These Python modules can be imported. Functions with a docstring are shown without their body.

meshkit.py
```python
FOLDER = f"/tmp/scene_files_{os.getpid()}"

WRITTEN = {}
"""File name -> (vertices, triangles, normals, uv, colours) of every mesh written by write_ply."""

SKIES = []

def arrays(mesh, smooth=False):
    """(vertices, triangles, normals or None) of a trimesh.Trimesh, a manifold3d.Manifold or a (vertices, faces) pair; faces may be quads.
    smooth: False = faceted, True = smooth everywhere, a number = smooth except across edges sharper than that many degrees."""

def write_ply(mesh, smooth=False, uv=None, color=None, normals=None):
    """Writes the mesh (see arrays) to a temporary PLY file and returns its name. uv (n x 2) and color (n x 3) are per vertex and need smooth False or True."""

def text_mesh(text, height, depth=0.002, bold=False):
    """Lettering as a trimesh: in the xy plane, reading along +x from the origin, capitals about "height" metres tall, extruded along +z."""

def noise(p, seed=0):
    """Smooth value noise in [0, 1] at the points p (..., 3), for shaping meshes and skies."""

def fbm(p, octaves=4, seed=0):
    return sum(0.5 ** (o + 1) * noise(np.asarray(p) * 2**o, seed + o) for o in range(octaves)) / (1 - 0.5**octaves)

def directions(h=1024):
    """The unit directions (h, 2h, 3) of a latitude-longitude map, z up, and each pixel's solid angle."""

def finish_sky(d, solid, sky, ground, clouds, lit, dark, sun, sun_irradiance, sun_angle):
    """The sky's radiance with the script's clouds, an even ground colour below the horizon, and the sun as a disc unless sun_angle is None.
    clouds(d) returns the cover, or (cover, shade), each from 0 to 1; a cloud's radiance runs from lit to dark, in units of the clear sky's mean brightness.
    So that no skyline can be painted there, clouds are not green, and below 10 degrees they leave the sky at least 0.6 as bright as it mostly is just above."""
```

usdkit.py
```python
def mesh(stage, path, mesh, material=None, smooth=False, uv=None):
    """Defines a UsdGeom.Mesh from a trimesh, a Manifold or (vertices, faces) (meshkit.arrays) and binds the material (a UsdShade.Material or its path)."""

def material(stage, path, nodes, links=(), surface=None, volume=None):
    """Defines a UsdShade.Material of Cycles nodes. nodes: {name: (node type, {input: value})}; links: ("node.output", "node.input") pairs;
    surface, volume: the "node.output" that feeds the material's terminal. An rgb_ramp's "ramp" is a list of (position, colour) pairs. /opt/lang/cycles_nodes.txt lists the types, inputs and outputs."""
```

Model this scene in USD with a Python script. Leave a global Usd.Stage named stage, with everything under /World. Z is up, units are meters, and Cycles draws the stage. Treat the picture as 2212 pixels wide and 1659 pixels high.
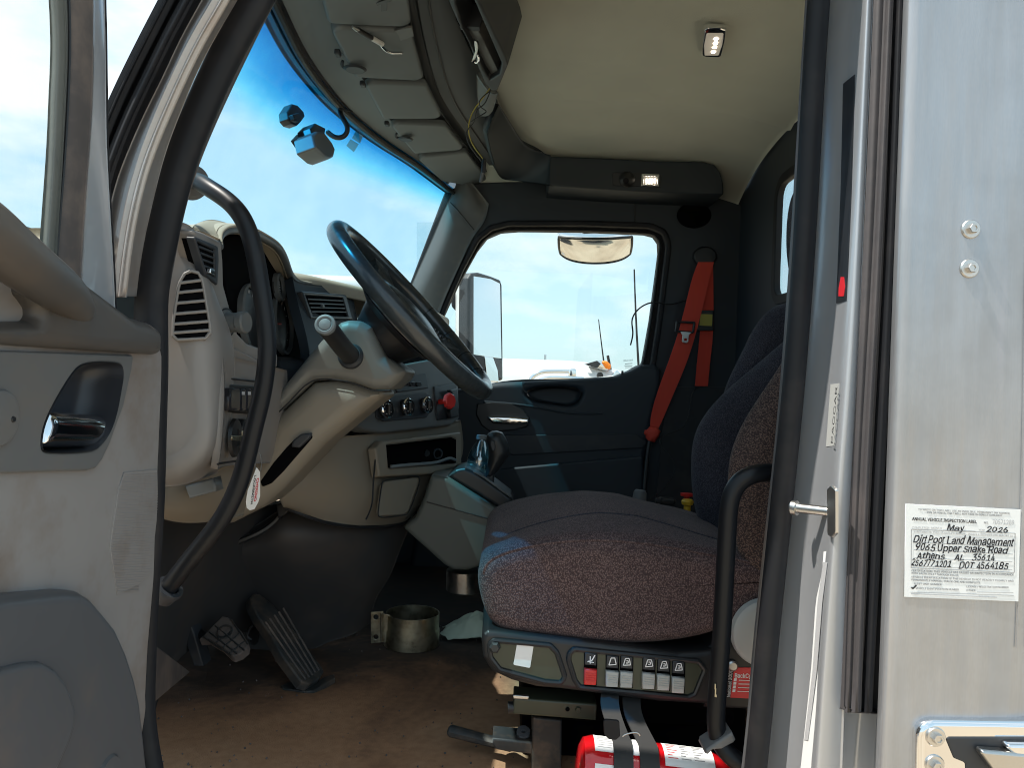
import math, random
import numpy as np, trimesh, manifold3d as m3, shapely.geometry as sg
from scipy.interpolate import CubicSpline, PchipInterpolator
import usdkit, meshkit
from pxr import Usd, UsdGeom, UsdLux, UsdShade, Gf, Sdf, Vt

random.seed(7); rng = np.random.default_rng(7)
stage = Usd.Stage.CreateInMemory()
UsdGeom.SetStageUpAxis(stage, UsdGeom.Tokens.z); UsdGeom.SetStageMetersPerUnit(stage, 1.0)
UsdGeom.Xform.Define(stage, '/World'); UsdGeom.Scope.Define(stage, '/World/Looks')

# ---------------------------------------------------------------- camera, sky, sun, exposure
CAM = np.array([0.0, 0.0, 1.85])
ROLL = math.radians(2.2)
FPX, CX, CY = 1703.0, 1106.0, 829.5          # focal length and centre in pixels of a 2212 x 1659 picture
EXPOSURE = 0.58
SUN_ELEV, SUN_DIR = math.radians(62.5), np.array([-0.980, -0.20])
SUN_INT, SKY_STR = 1.15, 0.125

RIGHT = np.array([math.cos(ROLL), 0, math.sin(ROLL)]); UP = np.array([-math.sin(ROLL), 0, math.cos(ROLL)]); FWD = np.array([0, 1.0, 0])
cam = UsdGeom.Camera.Define(stage, '/World/camera')
M = Gf.Matrix4d(*[float(x) for x in (*RIGHT, 0, *UP, 0, *(-FWD), 0, *CAM, 1)])
cam.AddTransformOp().Set(M)
cam.CreateHorizontalApertureAttr(36.0); cam.CreateVerticalApertureAttr(36.0 * 769 / 1024); cam.CreateFocalLengthAttr(36.0 * FPX / 2212)
cam.CreateClippingRangeAttr(Gf.Vec2f(0.02, 3000)); cam.CreateExposureAttr(EXPOSURE)

hd = SUN_DIR / np.linalg.norm(SUN_DIR)
SUN = np.array([hd[0] * math.cos(SUN_ELEV), hd[1] * math.cos(SUN_ELEV), math.sin(SUN_ELEV)])
sun = UsdLux.DistantLight.Define(stage, '/World/sun')
sun.CreateIntensityAttr(SUN_INT); sun.CreateAngleAttr(0.5); sun.CreateNormalizeAttr(True); sun.CreateColorAttr(Gf.Vec3f(1, .95, .87))
zx = np.cross([0, 1, 0], SUN); zx /= np.linalg.norm(zx); zy = np.cross(SUN, zx)
sun.AddTransformOp().Set(Gf.Matrix4d(*[float(x) for x in (*zx, 0, *zy, 0, *SUN, 0, 0, 0, 30, 1)]))
sky = UsdLux.DomeLight.Define(stage, '/World/sky')
skym = usdkit.material(stage, '/World/Looks/sky_air', {
    'sky': ('sky_texture', {'sky_type': 'single_scattering', 'sun_disc': False, 'sun_elevation': SUN_ELEV, 'sun_rotation': math.atan2(SUN[0], SUN[1]), 'air_density': 1.0, 'aerosol_density': 1.2, 'ozone_density': 1.0}),
    'tc': ('texture_coordinate', {}),
    'mp': ('mapping', {'vector': (0, 0, 0), 'scale': (1.0, 1.0, 2.6), 'location': (.2, 2.9, 1.6)}),
    'n': ('noise_texture', {'scale': 2.6, 'detail': 8, 'roughness': .55, 'distortion': .15}),
    'r': ('rgb_ramp', {'ramp': [(0, (0, 0, 0)), (.505, (0, 0, 0)), (.585, (.42,) * 3), (.68, (.95,) * 3), (1, (1, 1, 1))]}),
    'hz': ('mix_color', {'fac': .58, 'use_clamp': False, 'b': (4.4, 6.35, 7.2)}), 'mx': ('mix_color', {'use_clamp': False, 'b': (6.9, 7.1, 7.3)}),
    'bg': ('background_shader', {'strength': SKY_STR})},
    [('tc.generated', 'mp.vector'), ('mp.vector', 'n.vector'), ('n.fac', 'r.fac'), ('r.color', 'mx.fac'), ('sky.color', 'hz.a'), ('hz.result', 'mx.a'), ('mx.result', 'bg.color')], surface='bg.background')
UsdShade.MaterialBindingAPI.Apply(sky.GetPrim()).Bind(skym)
sky.GetPrim().SetCustomDataByKey('kind', 'structure')

# ---------------------------------------------------------------- picture rays to points of the place
def ray(px, py):
    return FWD + (px - CX) / FPX * RIGHT + (CY - py) / FPX * UP
def V(px, py, y): return CAM + y * ray(px, py)                      # the point at depth y
def Vz(px, py, z): d = ray(px, py); return CAM + d * (z / d[2])      # z measured from the camera's height
class Plane:
    """p0, unit normal n towards the viewer, axes u (right) and v (up)."""
    def __init__(s, p0, n, up=(0, 0, 1)):
        s.p0 = np.asarray(p0, float); n = np.asarray(n, float); s.n = n / np.linalg.norm(n)
        if s.n @ (s.p0 - CAM) > 0: s.n = -s.n
        u = np.cross(np.asarray(up, float), s.n); s.u = u / np.linalg.norm(u); s.v = np.cross(s.n, s.u)
    def hit(s, px, py):
        d = ray(px, py); return CAM + d * (((s.p0 - CAM) @ s.n) / (d @ s.n))
    def uv(s, px, py): q = s.hit(px, py) - s.p0; return np.array([q @ s.u, q @ s.v])
    def at(s, u, v, h=0.0): return s.p0 + np.multiply.outer(u, s.u) + np.multiply.outer(v, s.v) + np.multiply.outer(h, s.n)
    def off(s, h): return Plane(s.p0 + s.n * h, s.n, s.v)
def PY(y): return Plane((0, y, CAM[2]), (0, -1, 0))
def PX(x, n=1): return Plane((x, 1.0, CAM[2]), (n, 0, 0))
def PZ(z): return Plane((0, 1.5, CAM[2] + z), (0, 0, 1), up=(0, 1, 0))
def PT(a, b, c, up=(0, 0, 1)):
    a, b, c = V(*a), V(*b), V(*c); return Plane(a, np.cross(b - a, c - a), up)
def ext(p, k): return (CX + (p[0] - CX) * k, CY + (p[1] - CY) * k)    # further along a line towards the viewer

# ---------------------------------------------------------------- shapes
def spl(pts, n=60, closed=False):
    pts = np.asarray(pts, float)
    if closed: pts = np.vstack([pts, pts[:1]])
    d = np.r_[0, np.cumsum(np.maximum(np.linalg.norm(np.diff(pts, axis=0), axis=1), 1e-9) ** .5)]
    cs = CubicSpline(d, pts, bc_type='periodic' if closed else 'natural')
    return cs(np.linspace(0, d[-1], n, endpoint=not closed))
def clean(ring, step):
    """resample a closed ring to about even steps, keeping corners"""
    out = []
    for a, b in zip(ring, np.roll(ring, -1, 0)):
        k = max(1, int(np.linalg.norm(b - a) / step)); out += [a + (b - a) * i / k for i in range(k)]
    return np.array(out)
def rounded(ring, r):
    p = sg.Polygon(ring).buffer(0)
    q = p.buffer(-r, quad_segs=5).buffer(2 * r, quad_segs=5).buffer(-r, quad_segs=5)
    if q.is_empty: q = p
    if q.geom_type != 'Polygon': q = max(q.geoms, key=lambda g: g.area)
    c = np.array(q.simplify(r * .03).exterior.coords)[:-1]
    return c if sg.Polygon(c).exterior.is_ccw else c[::-1]
def inset(ring, d):
    a, b = np.roll(ring, 1, 0), np.roll(ring, -1, 0)
    e1, e2 = ring - a, b - ring
    e1 /= np.maximum(np.linalg.norm(e1, axis=1, keepdims=True), 1e-12); e2 /= np.maximum(np.linalg.norm(e2, axis=1, keepdims=True), 1e-12)
    n1, n2 = np.stack([-e1[:, 1], e1[:, 0]], 1), np.stack([-e2[:, 1], e2[:, 0]], 1)
    m = n1 + n2; l = np.maximum((m * m).sum(1, keepdims=True) / 2, .35)
    return ring + d * m / l
def TM(v, f): return trimesh.Trimesh(np.asarray(v, float), np.asarray(f, int), process=False)
def cat(*ms): return trimesh.util.concatenate([m for m in ms if m is not None])
def slab(ring, pl, thick, bevel=0.0, holes=(), nb=4, r=None, warp=None):
    """a plate whose front face lies on the plane, outline ring in plane metres, with rounded front edges"""
    P = sg.Polygon(rounded(np.asarray(ring, float), r) if r else np.asarray(ring, float), [np.asarray(h, float) for h in holes])
    if not P.is_valid: P = P.buffer(0)
    if P.geom_type != 'Polygon': P = max(P.geoms, key=lambda g: g.area)
    if bevel > 0: bevel = min(bevel, thick * .98)
    lev = [(P, -thick), (P, -bevel)] + ([(None, (bevel * (1 - math.cos(a)), -bevel + bevel * math.sin(a))) for a in np.linspace(0, math.pi / 2, nb + 1)[1:]] if bevel > 0 else [])
    vs, fs, n = [], [], 0
    def add(g, h):
        """the rings of the polygons g at height h: [(array, first index)], outer rings ccw, holes cw"""
        nonlocal n
        out = []
        for q in (g.geoms if hasattr(g, 'geoms') else [g]):
            if q.is_empty or q.area < 1e-9: continue
            q = sg.polygon.orient(q)
            for c in (q.exterior, *q.interiors):
                c = np.array(c.coords)[:-1, :2]
                if len(c) < 3: continue
                vs.append(pl.at(c[:, 0], c[:, 1], np.full(len(c), h))); out.append((c, n)); n += len(c)
        return out
    def tri(rings):
        if not rings: return
        ids = np.concatenate([i + np.arange(len(c)) if not rev else (i + np.arange(len(c)))[::-1] for c, i, rev in rings])
        t = np.asarray(m3.triangulate([np.ascontiguousarray(c[::-1] if rev else c, np.float64) for c, i, rev in rings], 1e-10))
        return ids[t] if len(t) else None
    bot = add(P, -thick); t = tri([(c, i, False) for c, i in bot]); fs.append(t[:, ::-1])
    cur = bot
    if bevel > 0 or thick > 0:
        top = add(P, -bevel)
        for (c, i), (_, j) in zip(bot, top):
            k = np.arange(len(c)); fs += [np.stack([i + k, i + np.roll(k, -1), j + np.roll(k, -1)], 1), np.stack([i + k, j + np.roll(k, -1), j + k], 1)]
        cur = top
    for _, dh in lev[2:]:
        g = P.buffer(-dh[0], quad_segs=4)
        nxt = add(g, dh[1])
        t = tri([(c, i, False) for c, i in cur] + [(c, i, True) for c, i in nxt])
        if t is not None: fs.append(t)
        cur = nxt
        if not nxt: break
    t = tri([(c, i, False) for c, i in cur])
    if t is not None: fs.append(t)
    m = TM(np.vstack(vs), np.vstack(fs)); m.merge_vertices()
    if warp is not None: m.vertices = warp(np.array(m.vertices))
    return m
def px_ring(pl, pts, sm=0): 
    pts = np.asarray([pl.uv(*p) for p in pts])
    return spl(pts, sm, True) if sm else pts
def plate(pl, pts, thick, bevel=.003, r=None, holes=(), sm=0, hsm=0, hr=None, nb=4, warp=None, step=None):
    ring = px_ring(pl, pts, sm)
    if r: ring = rounded(ring, r)
    hs = []
    for h in holes:
        c = px_ring(pl, h, hsm)
        if hr: c = rounded(c, hr)
        hs.append(c)
    if step: ring = clean(ring, step); hs = [clean(h, step) for h in hs]
    return slab(ring, pl, thick, bevel, hs, nb, warp=warp)
def bowl(pl, pts, depth, sm=0, r=None, k=6, flat=.7, lip=0.0):
    """a hollow sunk behind the plane"""
    c = px_ring(pl, pts, sm)
    if r: c = rounded(c, r)
    if not sg.Polygon(c).exterior.is_ccw: c = c[::-1]
    cen = c.mean(0); vs, fs, n = [], [], len(c)
    for i, a in enumerate(np.linspace(0, 1, k)):
        s = 1 - (1 - flat) * a ** 2.2; h = -depth * math.sin(a * math.pi / 2) + (lip if i == 0 else 0)
        q = cen + (c - cen) * s; vs.append(pl.at(q[:, 0], q[:, 1], np.full(n, h)))
        if i:
            A = (i - 1) * n + np.arange(n); B = A + n; fs += [np.stack([A, np.roll(A, -1), np.roll(B, -1)], 1), np.stack([A, np.roll(B, -1), B], 1)]
    t = np.asarray(m3.triangulate([np.ascontiguousarray(q, np.float64)], 1e-9)) + (k - 1) * n
    return TM(np.vstack(vs), np.vstack(fs + [t]))
def tube(path, r, n=12, sm=0, ref=None, flat=1.0, caps=True, round_end=True, closed=False):
    p = np.asarray(path, float)
    rr = np.broadcast_to(np.asarray(r, float), (len(p),))
    if sm:
        if not np.isscalar(r): rr = np.interp(np.linspace(0, 1, sm), np.linspace(0, 1, len(p)), rr)
        else: rr = np.full(sm, r)
        p = spl(p, sm, closed)
    p, rr = np.array(p), np.array(rr, float)
    if round_end and not closed:
        t0, t1 = p[0] - p[1], p[-1] - p[-2]; t0 /= np.linalg.norm(t0); t1 /= np.linalg.norm(t1)
        p = np.vstack([p[0] + t0 * rr[0] * .5, p[0] + t0 * rr[0] * .35, p, p[-1] + t1 * rr[-1] * .35, p[-1] + t1 * rr[-1] * .5])
        rr = np.r_[rr[0] * .45, rr[0] * .8, rr, rr[-1] * .8, rr[-1] * .45]
    T = np.gradient(p, axis=0) if not closed else np.roll(p, -1, 0) - np.roll(p, 1, 0)
    T /= np.linalg.norm(T, axis=1, keepdims=True)
    a = np.array(ref if ref is not None else ([0, 0, 1.0] if abs(T[0, 2]) < .9 else [1.0, 0, 0]), float)
    vs = []
    for i in range(len(p)):
        a = a - T[i] * (a @ T[i]); a /= np.linalg.norm(a); b = np.cross(T[i], a)
        w = np.linspace(0, 2 * np.pi, n, endpoint=False)
        vs.append(p[i] + rr[i] * (np.outer(np.cos(w) * flat, a) + np.outer(np.sin(w), b)))
    fs = []; m = len(p)
    for i in range(m if closed else m - 1):
        A = i * n + np.arange(n); B = ((i + 1) % m) * n + np.arange(n)
        fs += [np.stack([A, np.roll(A, -1), np.roll(B, -1)], 1), np.stack([A, np.roll(B, -1), B], 1)]
    vs = np.vstack(vs)
    if caps and not closed:
        k = len(vs); vs = np.vstack([vs, p[0], p[-1]])
        A = np.arange(n); B = (m - 1) * n + np.arange(n)
        fs += [np.stack([np.full(n, k), np.roll(A, -1), A], 1), np.stack([np.full(n, k + 1), B, np.roll(B, -1)], 1)]
    return TM(vs, np.vstack(fs))
def band(path, wv, thick, sm=0):
    """a strap: wv = half width vector at each point of the path"""
    p, w = np.asarray(path, float), np.asarray(wv, float)
    if w.ndim == 1: w = np.tile(w, (len(p), 1))
    if sm: q = spl(np.hstack([p, w]), sm); p, w = q[:, :3], q[:, 3:]
    T = np.gradient(p, axis=0); N = np.cross(T, w); N /= np.linalg.norm(N, axis=1, keepdims=True); N *= thick / 2
    return surf_closed(np.stack([p - w - N, p + w - N, p + w + N, p - w + N], 1))
def surf_closed(G):
    """closed sections G (m, n, 3) joined to a solid"""
    m, n = G.shape[:2]; vs = G.reshape(-1, 3); fs = []
    for i in range(m - 1):
        A = i * n + np.arange(n); B = A + n; fs += [np.stack([A, np.roll(A, -1), np.roll(B, -1)], 1), np.stack([A, np.roll(B, -1), B], 1)]
    k = len(vs); vs = np.vstack([vs, G[0].mean(0), G[-1].mean(0)]); A = np.arange(n); B = (m - 1) * n + A
    fs += [np.stack([np.full(n, k), np.roll(A, -1), A], 1), np.stack([np.full(n, k + 1), B, np.roll(B, -1)], 1)]
    t = TM(vs, np.vstack(fs))
    if t.volume < 0: t.invert()
    return t
def grid_spl(C, m, n, lin=(False, False)):
    C = np.asarray(C, float)
    def along(A, k, linear):
        x = np.linspace(0, 1, len(A)); t = np.linspace(0, 1, k)
        if linear or len(A) < 3: return np.stack([np.interp(t, x, a) for a in A.reshape(len(A), -1).T], 1).reshape(k, *A.shape[1:])
        return PchipInterpolator(x, A, axis=0)(t) if linear is None else CubicSpline(x, A, axis=0, bc_type='natural')(t)
    G = along(C, m, lin[0]); return np.swapaxes(along(np.swapaxes(G, 0, 1), n, lin[1]), 0, 1)
def sheet(G, thick):
    """a curved panel of the given thickness behind the grid G (m, n, 3); its front faces the viewer"""
    G = np.asarray(G, float); m, n = G.shape[:2]
    du, dv = np.gradient(G, axis=0), np.gradient(G, axis=1); N = np.cross(du, dv); N /= np.maximum(np.linalg.norm(N, axis=2, keepdims=True), 1e-12)
    c = G.reshape(-1, 3).mean(0)
    flip = (N.reshape(-1, 3).mean(0) @ (CAM - c)) < 0
    if flip: N = -N
    top, bot = G.reshape(-1, 3), (G - N * thick).reshape(-1, 3); k = m * n
    I = np.arange(k).reshape(m, n)
    q = np.stack([I[:-1, :-1], I[1:, :-1], I[1:, 1:], I[:-1, 1:]], -1).reshape(-1, 4)
    f = np.vstack([q[:, [0, 1, 2]], q[:, [0, 2, 3]]])
    if flip: f = f[:, ::-1]
    edge = np.r_[I[0, :-1], I[:-1, -1], I[-1, :0:-1], I[:0:-1, 0]]; e2 = np.roll(edge, -1)
    side = np.vstack([np.stack([edge, e2, e2 + k], 1), np.stack([edge, e2 + k, edge + k], 1)])
    t = TM(np.vstack([top, bot]), np.vstack([f, f[:, ::-1] + k, side if flip else side[:, ::-1]]))
    t.fix_normals() if len(t.faces) < 400 else None
    return t
def pxgrid(rows, m=24, n=24, thick=.01, lin=(False, False)):
    return sheet(grid_spl([[V(*p) for p in r] for r in rows], m, n, lin), thick)
def lathe(prof, o, axis, n=32, ref=None):
    """prof: (radius, height) pairs along the axis from o"""
    a = np.asarray(axis, float); a /= np.linalg.norm(a); e = np.cross([0, 0, 1.0] if abs(a[2]) < .9 else [1.0, 0, 0], a); e /= np.linalg.norm(e); b = np.cross(a, e)
    w = np.linspace(0, 2 * np.pi, n, endpoint=False); ring = np.outer(np.cos(w), e) + np.outer(np.sin(w), b)
    G = np.stack([np.asarray(o) + a * h + max(r, 1e-5) * ring for r, h in prof])
    return surf_closed(G)
def lathe_open(prof, o, axis, n=40, a0=0, a1=2 * math.pi):
    """a closed profile turned about the axis (rings)"""
    a = np.asarray(axis, float); a /= np.linalg.norm(a); e = np.cross([0, 0, 1.0] if abs(a[2]) < .9 else [1.0, 0, 0], a); e /= np.linalg.norm(e); b = np.cross(a, e)
    full = a1 - a0 > 6.28; w = np.linspace(a0, a1, n, endpoint=not full)
    G = np.stack([[np.asarray(o) + a * h + r * (math.cos(t) * e + math.sin(t) * b) for r, h in prof] for t in w])
    if not full: return surf_closed(G)
    G = np.concatenate([G, G[:1]]); m, k = G.shape[:2]; fs = []
    for i in range(m - 1):
        A = i * k + np.arange(k); B = A + k; fs += [np.stack([A, np.roll(A, -1), np.roll(B, -1)], 1), np.stack([A, np.roll(B, -1), B], 1)]
    t = TM(G.reshape(-1, 3), np.vstack(fs)); t.merge_vertices()
    if t.volume < 0: t.invert()
    return t
def rbox(c, size, r=.003, R=None, seg=10):
    s = np.asarray(size) / 2 - r
    ms = [m3.Manifold.sphere(r, seg).translate([float(s[0] * i), float(s[1] * j), float(s[2] * k)]) for i in (-1, 1) for j in (-1, 1) for k in (-1, 1)]
    q = m3.Manifold.batch_hull(ms).to_mesh(); v = np.array(q.vert_properties[:, :3], float)
    if R is not None: v = v @ np.asarray(R).T
    return TM(v + np.asarray(c), q.tri_verts)
def axes(x, y=None, z=None):
    """rotation whose columns are the given x axis and one more direction"""
    x = np.asarray(x, float) / np.linalg.norm(x)
    if z is not None: y = np.cross(z, x); y /= np.linalg.norm(y); z = np.cross(x, y)
    else: z = np.cross(x, y); z /= np.linalg.norm(z); y = np.cross(z, x)
    return np.stack([x, y, z], 1)
def hexbolt(o, n, r=.008, fl=.0115, h=.008):
    n = np.asarray(n, float)
    return cat(lathe([(0, 0), (fl, 0), (fl, .0015), (fl * .9, .0028), (r, .003)], o, n, 28), lathe([(r, .0025), (r, h - .001), (r * .88, h), (r * .55, h), (r * .5, h - .0012), (0, h - .0012)], o, n, 6))
def ptext(txt, a, b, hpx, pl, lift=.0004, slant=0.0, hand=0, bold=False, depth=.0002, up=None, flip=False):
    """lettering on a plane from picture point a to b (its baseline)"""
    A, B = pl.uv(*a), pl.uv(*b); d = B - A; L = np.linalg.norm(d); d /= L; nrm = np.array([-d[1], d[0]])
    h = hpx / FPX * float((pl.hit(*a) - CAM) @ FWD)
    t = meshkit.text_mesh(txt, h, depth, bold); v = np.array(t.vertices); x0, x1 = v[:, 0].min(), v[:, 0].max()
    x = (v[:, 0] - x0) / (x1 - x0) * L
    if flip: x = L - x
    y = v[:, 1]; x = x + slant * y
    if hand:                                                     # uneven strokes of a hand
        w = x / h; y = y * (1 + .09 * np.sin(w * 2.3 + hand)) + h * (.05 * np.sin(w * 1.7 + 2 * hand) + .03 * np.sin(w * 4.1 + hand)); x = x + h * (.06 * np.sin(w * 2.9 + hand) + .07 * np.sin(w * 1.1) * y / h)
    q = A + np.outer(x, d) + np.outer(y, nrm)
    f = np.array(t.faces)
    return TM(pl.at(q[:, 0], q[:, 1], lift + v[:, 2]), f[:, ::-1] if flip else f)
def pline(pl, pts, wpx, lift=.0004, depth=.0002):
    """thin printed line through picture points"""
    out = []
    for a, b in zip(pts[:-1], pts[1:]):
        A, B = pl.uv(*a), pl.uv(*b); d = (B - A) / np.linalg.norm(B - A); w = wpx / FPX * float((pl.hit(*a) - CAM) @ FWD) / 2; n = np.array([-d[1], d[0]]) * w
        out.append(slab(np.array([A - n, B - n, B + n, A + n]), pl.off(lift + depth), depth))
    return cat(*out)
def lumpy(m, amp, scale, seed=0):
    v = np.array(m.vertices); m = m.copy(); m.vertices = v + amp * np.stack([meshkit.fbm(v * scale + 31 * k, 3, seed + k) - .5 for k in range(3)], 1); return m

# ---------------------------------------------------------------- the scene's objects
used = {}
def numbered(path):
    k = used.get(path, 0); used[path] = k + 1
    return path if not k else f'{path}_{k:03d}'
class Thing:
    def __init__(s, path, loc): s.path, s.loc = path, np.asarray(loc, float)
def tag(prim, label=None, cat=None, group=None, kind=None):
    for k, v in (('label', label), ('category', cat), ('group', group), ('kind', kind)):
        if v: prim.SetCustomDataByKey(k, v)
def thing(name, label, cat, loc, group=None):
    p = numbered('/World/' + name); x = UsdGeom.Xform.Define(stage, p); x.AddTranslateOp().Set(Gf.Vec3d(*map(float, loc)))
    tag(x.GetPrim(), label, cat, group); return Thing(p, loc)
def obj(name, mesh, mat, parent=None, smooth=35, label=None, cat=None, group=None, kind=None):
    p = numbered((parent.path if parent else '/World') + '/' + name)
    v = np.array(mesh.vertices); loc = parent.loc if parent else (v.min(0) + v.max(0)) / 2 * [1, 1, 0] + [0, 0, v[:, 2].min()]
    t = TM(v - loc, mesh.faces)
    m = usdkit.mesh(stage, p, t, MAT[mat], smooth=smooth)
    if not parent: UsdGeom.Xformable(m).AddTranslateOp().Set(Gf.Vec3d(*map(float, loc)))
    tag(m.GetPrim(), label, cat, group, kind); return Thing(p, loc)
def part(parent, name, *a, **k): return obj(name, *a, parent=parent, **k)

# ---------------------------------------------------------------- materials
MAT = {}
def mk(name, col, rough=.5, metal=0., var=.0, vs=6., bump=0., bs=400., bd=.0006, coat=0., col2=None, stretch=(1, 1, 1), detail=4, dust=None, ds=9., dlo=.45, dhi=.7, spec=.5, sheen=0., emit=None, est=0., rvar=0., aniso=0.):
    """a painted / plastic / cloth surface: colour varied by noise, dust patches, fine relief"""
    nodes = {'g': ('geometry', {}), 'mp': ('mapping', {'vector': (0, 0, 0), 'scale': stretch}), 'p': ('principled_bsdf', {'base_color': col, 'roughness': rough, 'metallic': metal, 'coat_weight': coat, 'specular_ior_level': spec, 'sheen_weight': sheen, 'anisotropic': aniso})}
    links = [('g.position', 'mp.vector')]
    src = None
    if var or col2 is not None:
        c2 = col2 if col2 is not None else tuple(c * (1 - var) for c in col)
        nodes['n'] = ('noise_texture', {'scale': vs, 'detail': detail, 'roughness': .6}); nodes['r'] = ('rgb_ramp', {'ramp': [(.3, c2), (.7, tuple(c * (1 + var * .35) for c in col))]})
        links += [('mp.vector', 'n.vector'), ('n.fac', 'r.fac')]; src = 'r.color'
    if dust is not None:
        nodes['dn'] = ('noise_texture', {'scale': ds, 'detail': 7, 'roughness': .65}); nodes['dr'] = ('rgb_ramp', {'ramp': [(dlo, (0, 0, 0)), (dhi, (1, 1, 1))]})
        nodes['dm'] = ('mix_color', {'a': col, 'b': dust}); links += [('g.position', 'dn.vector'), ('dn.fac', 'dr.fac'), ('dr.color', 'dm.fac')]
        if src: links.append((src, 'dm.a'))
        src = 'dm.result'
    if src: links.append((src, 'p.base_color'))
    if rvar:
        nodes['rn'] = ('noise_texture', {'scale': vs * 1.7, 'detail': 5}); nodes['rm'] = ('map_range', {'from_min': .3, 'from_max': .7, 'to_min': max(rough - rvar, .02), 'to_max': rough + rvar, 'clamp': True})
        links += [('mp.vector', 'rn.vector'), ('rn.fac', 'rm.value'), ('rm.result', 'p.roughness')]
    if bump:
        nodes['bn'] = ('noise_texture', {'scale': bs, 'detail': 2}); nodes['b'] = ('bump', {'strength': bump, 'distance': bd})
        links += [('mp.vector', 'bn.vector'), ('bn.fac', 'b.height'), ('b.normal', 'p.normal')]
    if emit is not None: nodes['p'][1].update(emission_color=emit, emission_strength=est)
    MAT[name] = usdkit.material(stage, '/World/Looks/' + name, nodes, links, surface='p.BSDF')
def pane(name, col, ior=.025, rough=0.0):
    MAT[name] = usdkit.material(stage, '/World/Looks/' + name, {'t': ('transparent_bsdf', {'color': col}), 'g': ('glossy_bsdf', {'color': (1, 1, 1), 'roughness': rough}), 'lw': ('layer_weight', {'blend': .5}), 'pw': ('math', {'math_type': 'power', 'value2': 5.}), 'f': ('math', {'math_type': 'multiply_add', 'value2': .9, 'value3': ior}), 'm': ('mix_closure', {})},
        [('t.BSDF', 'm.closure1'), ('g.BSDF', 'm.closure2'), ('lw.facing', 'pw.value1'), ('pw.value', 'f.value1'), ('f.value', 'm.fac')], surface='m.closure')
mk('silver', (.47, .48, .50), .38, .55, var=.06, vs=3, bump=.04, bs=900, bd=.0003, coat=.3, rvar=.05, dust=(.45, .36, .27), ds=3, dlo=.6, dhi=.95)
mk('brushed', (.40, .405, .42), .30, .55, var=.10, vs=5, stretch=(9, 9, .8), bump=.05, bs=60, bd=.0004, rvar=.12, dust=(.30, .30, .305), ds=3.2, dlo=.46, dhi=.72)
mk('panel_grey', (.25, .237, .232), .55, var=.07, vs=5, bump=.12, bs=1400, bd=.0003, dust=(.160, .112, .080), ds=4.5, dlo=.47, dhi=.72)
mk('engine_grey', (.036, .034, .034), .6, var=.15, vs=5, bump=.14, bs=1300, bd=.0003, dust=(.085, .06, .045), ds=4, dlo=.45, dhi=.85)
mk('trim_grey', (.125, .125, .125), .52, var=.08, vs=6, bump=.15, bs=1500, bd=.0003, dust=(.15, .12, .095), ds=6, dlo=.5, dhi=.9)
mk('soft_tan', (.075, .069, .065), .45, var=.12, vs=7, bump=.22, bs=900, bd=.0005, dust=(.11, .088, .07), ds=6, dlo=.45, dhi=.8)
mk('pocket_blue', (.080, .081, .086), .4, var=.08, vs=5, bump=.1, bs=1200, bd=.0003, dust=(.17, .12, .09), ds=4, dlo=.5, dhi=.85)
mk('cup_dark', (.022, .024, .030), .38, bump=.08, bs=1200, bd=.0003)
mk('console_green', (.105, .112, .098), .5, var=.06, vs=6, bump=.12, bs=1500, bd=.0003)
mk('gap_rubber', (.060, .054, .056), .6, var=.1, vs=5, stretch=(1, 1, .3), bump=.1, bs=500, bd=.0003, dust=(.12, .10, .095), ds=5, dlo=.5, dhi=.8)
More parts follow.
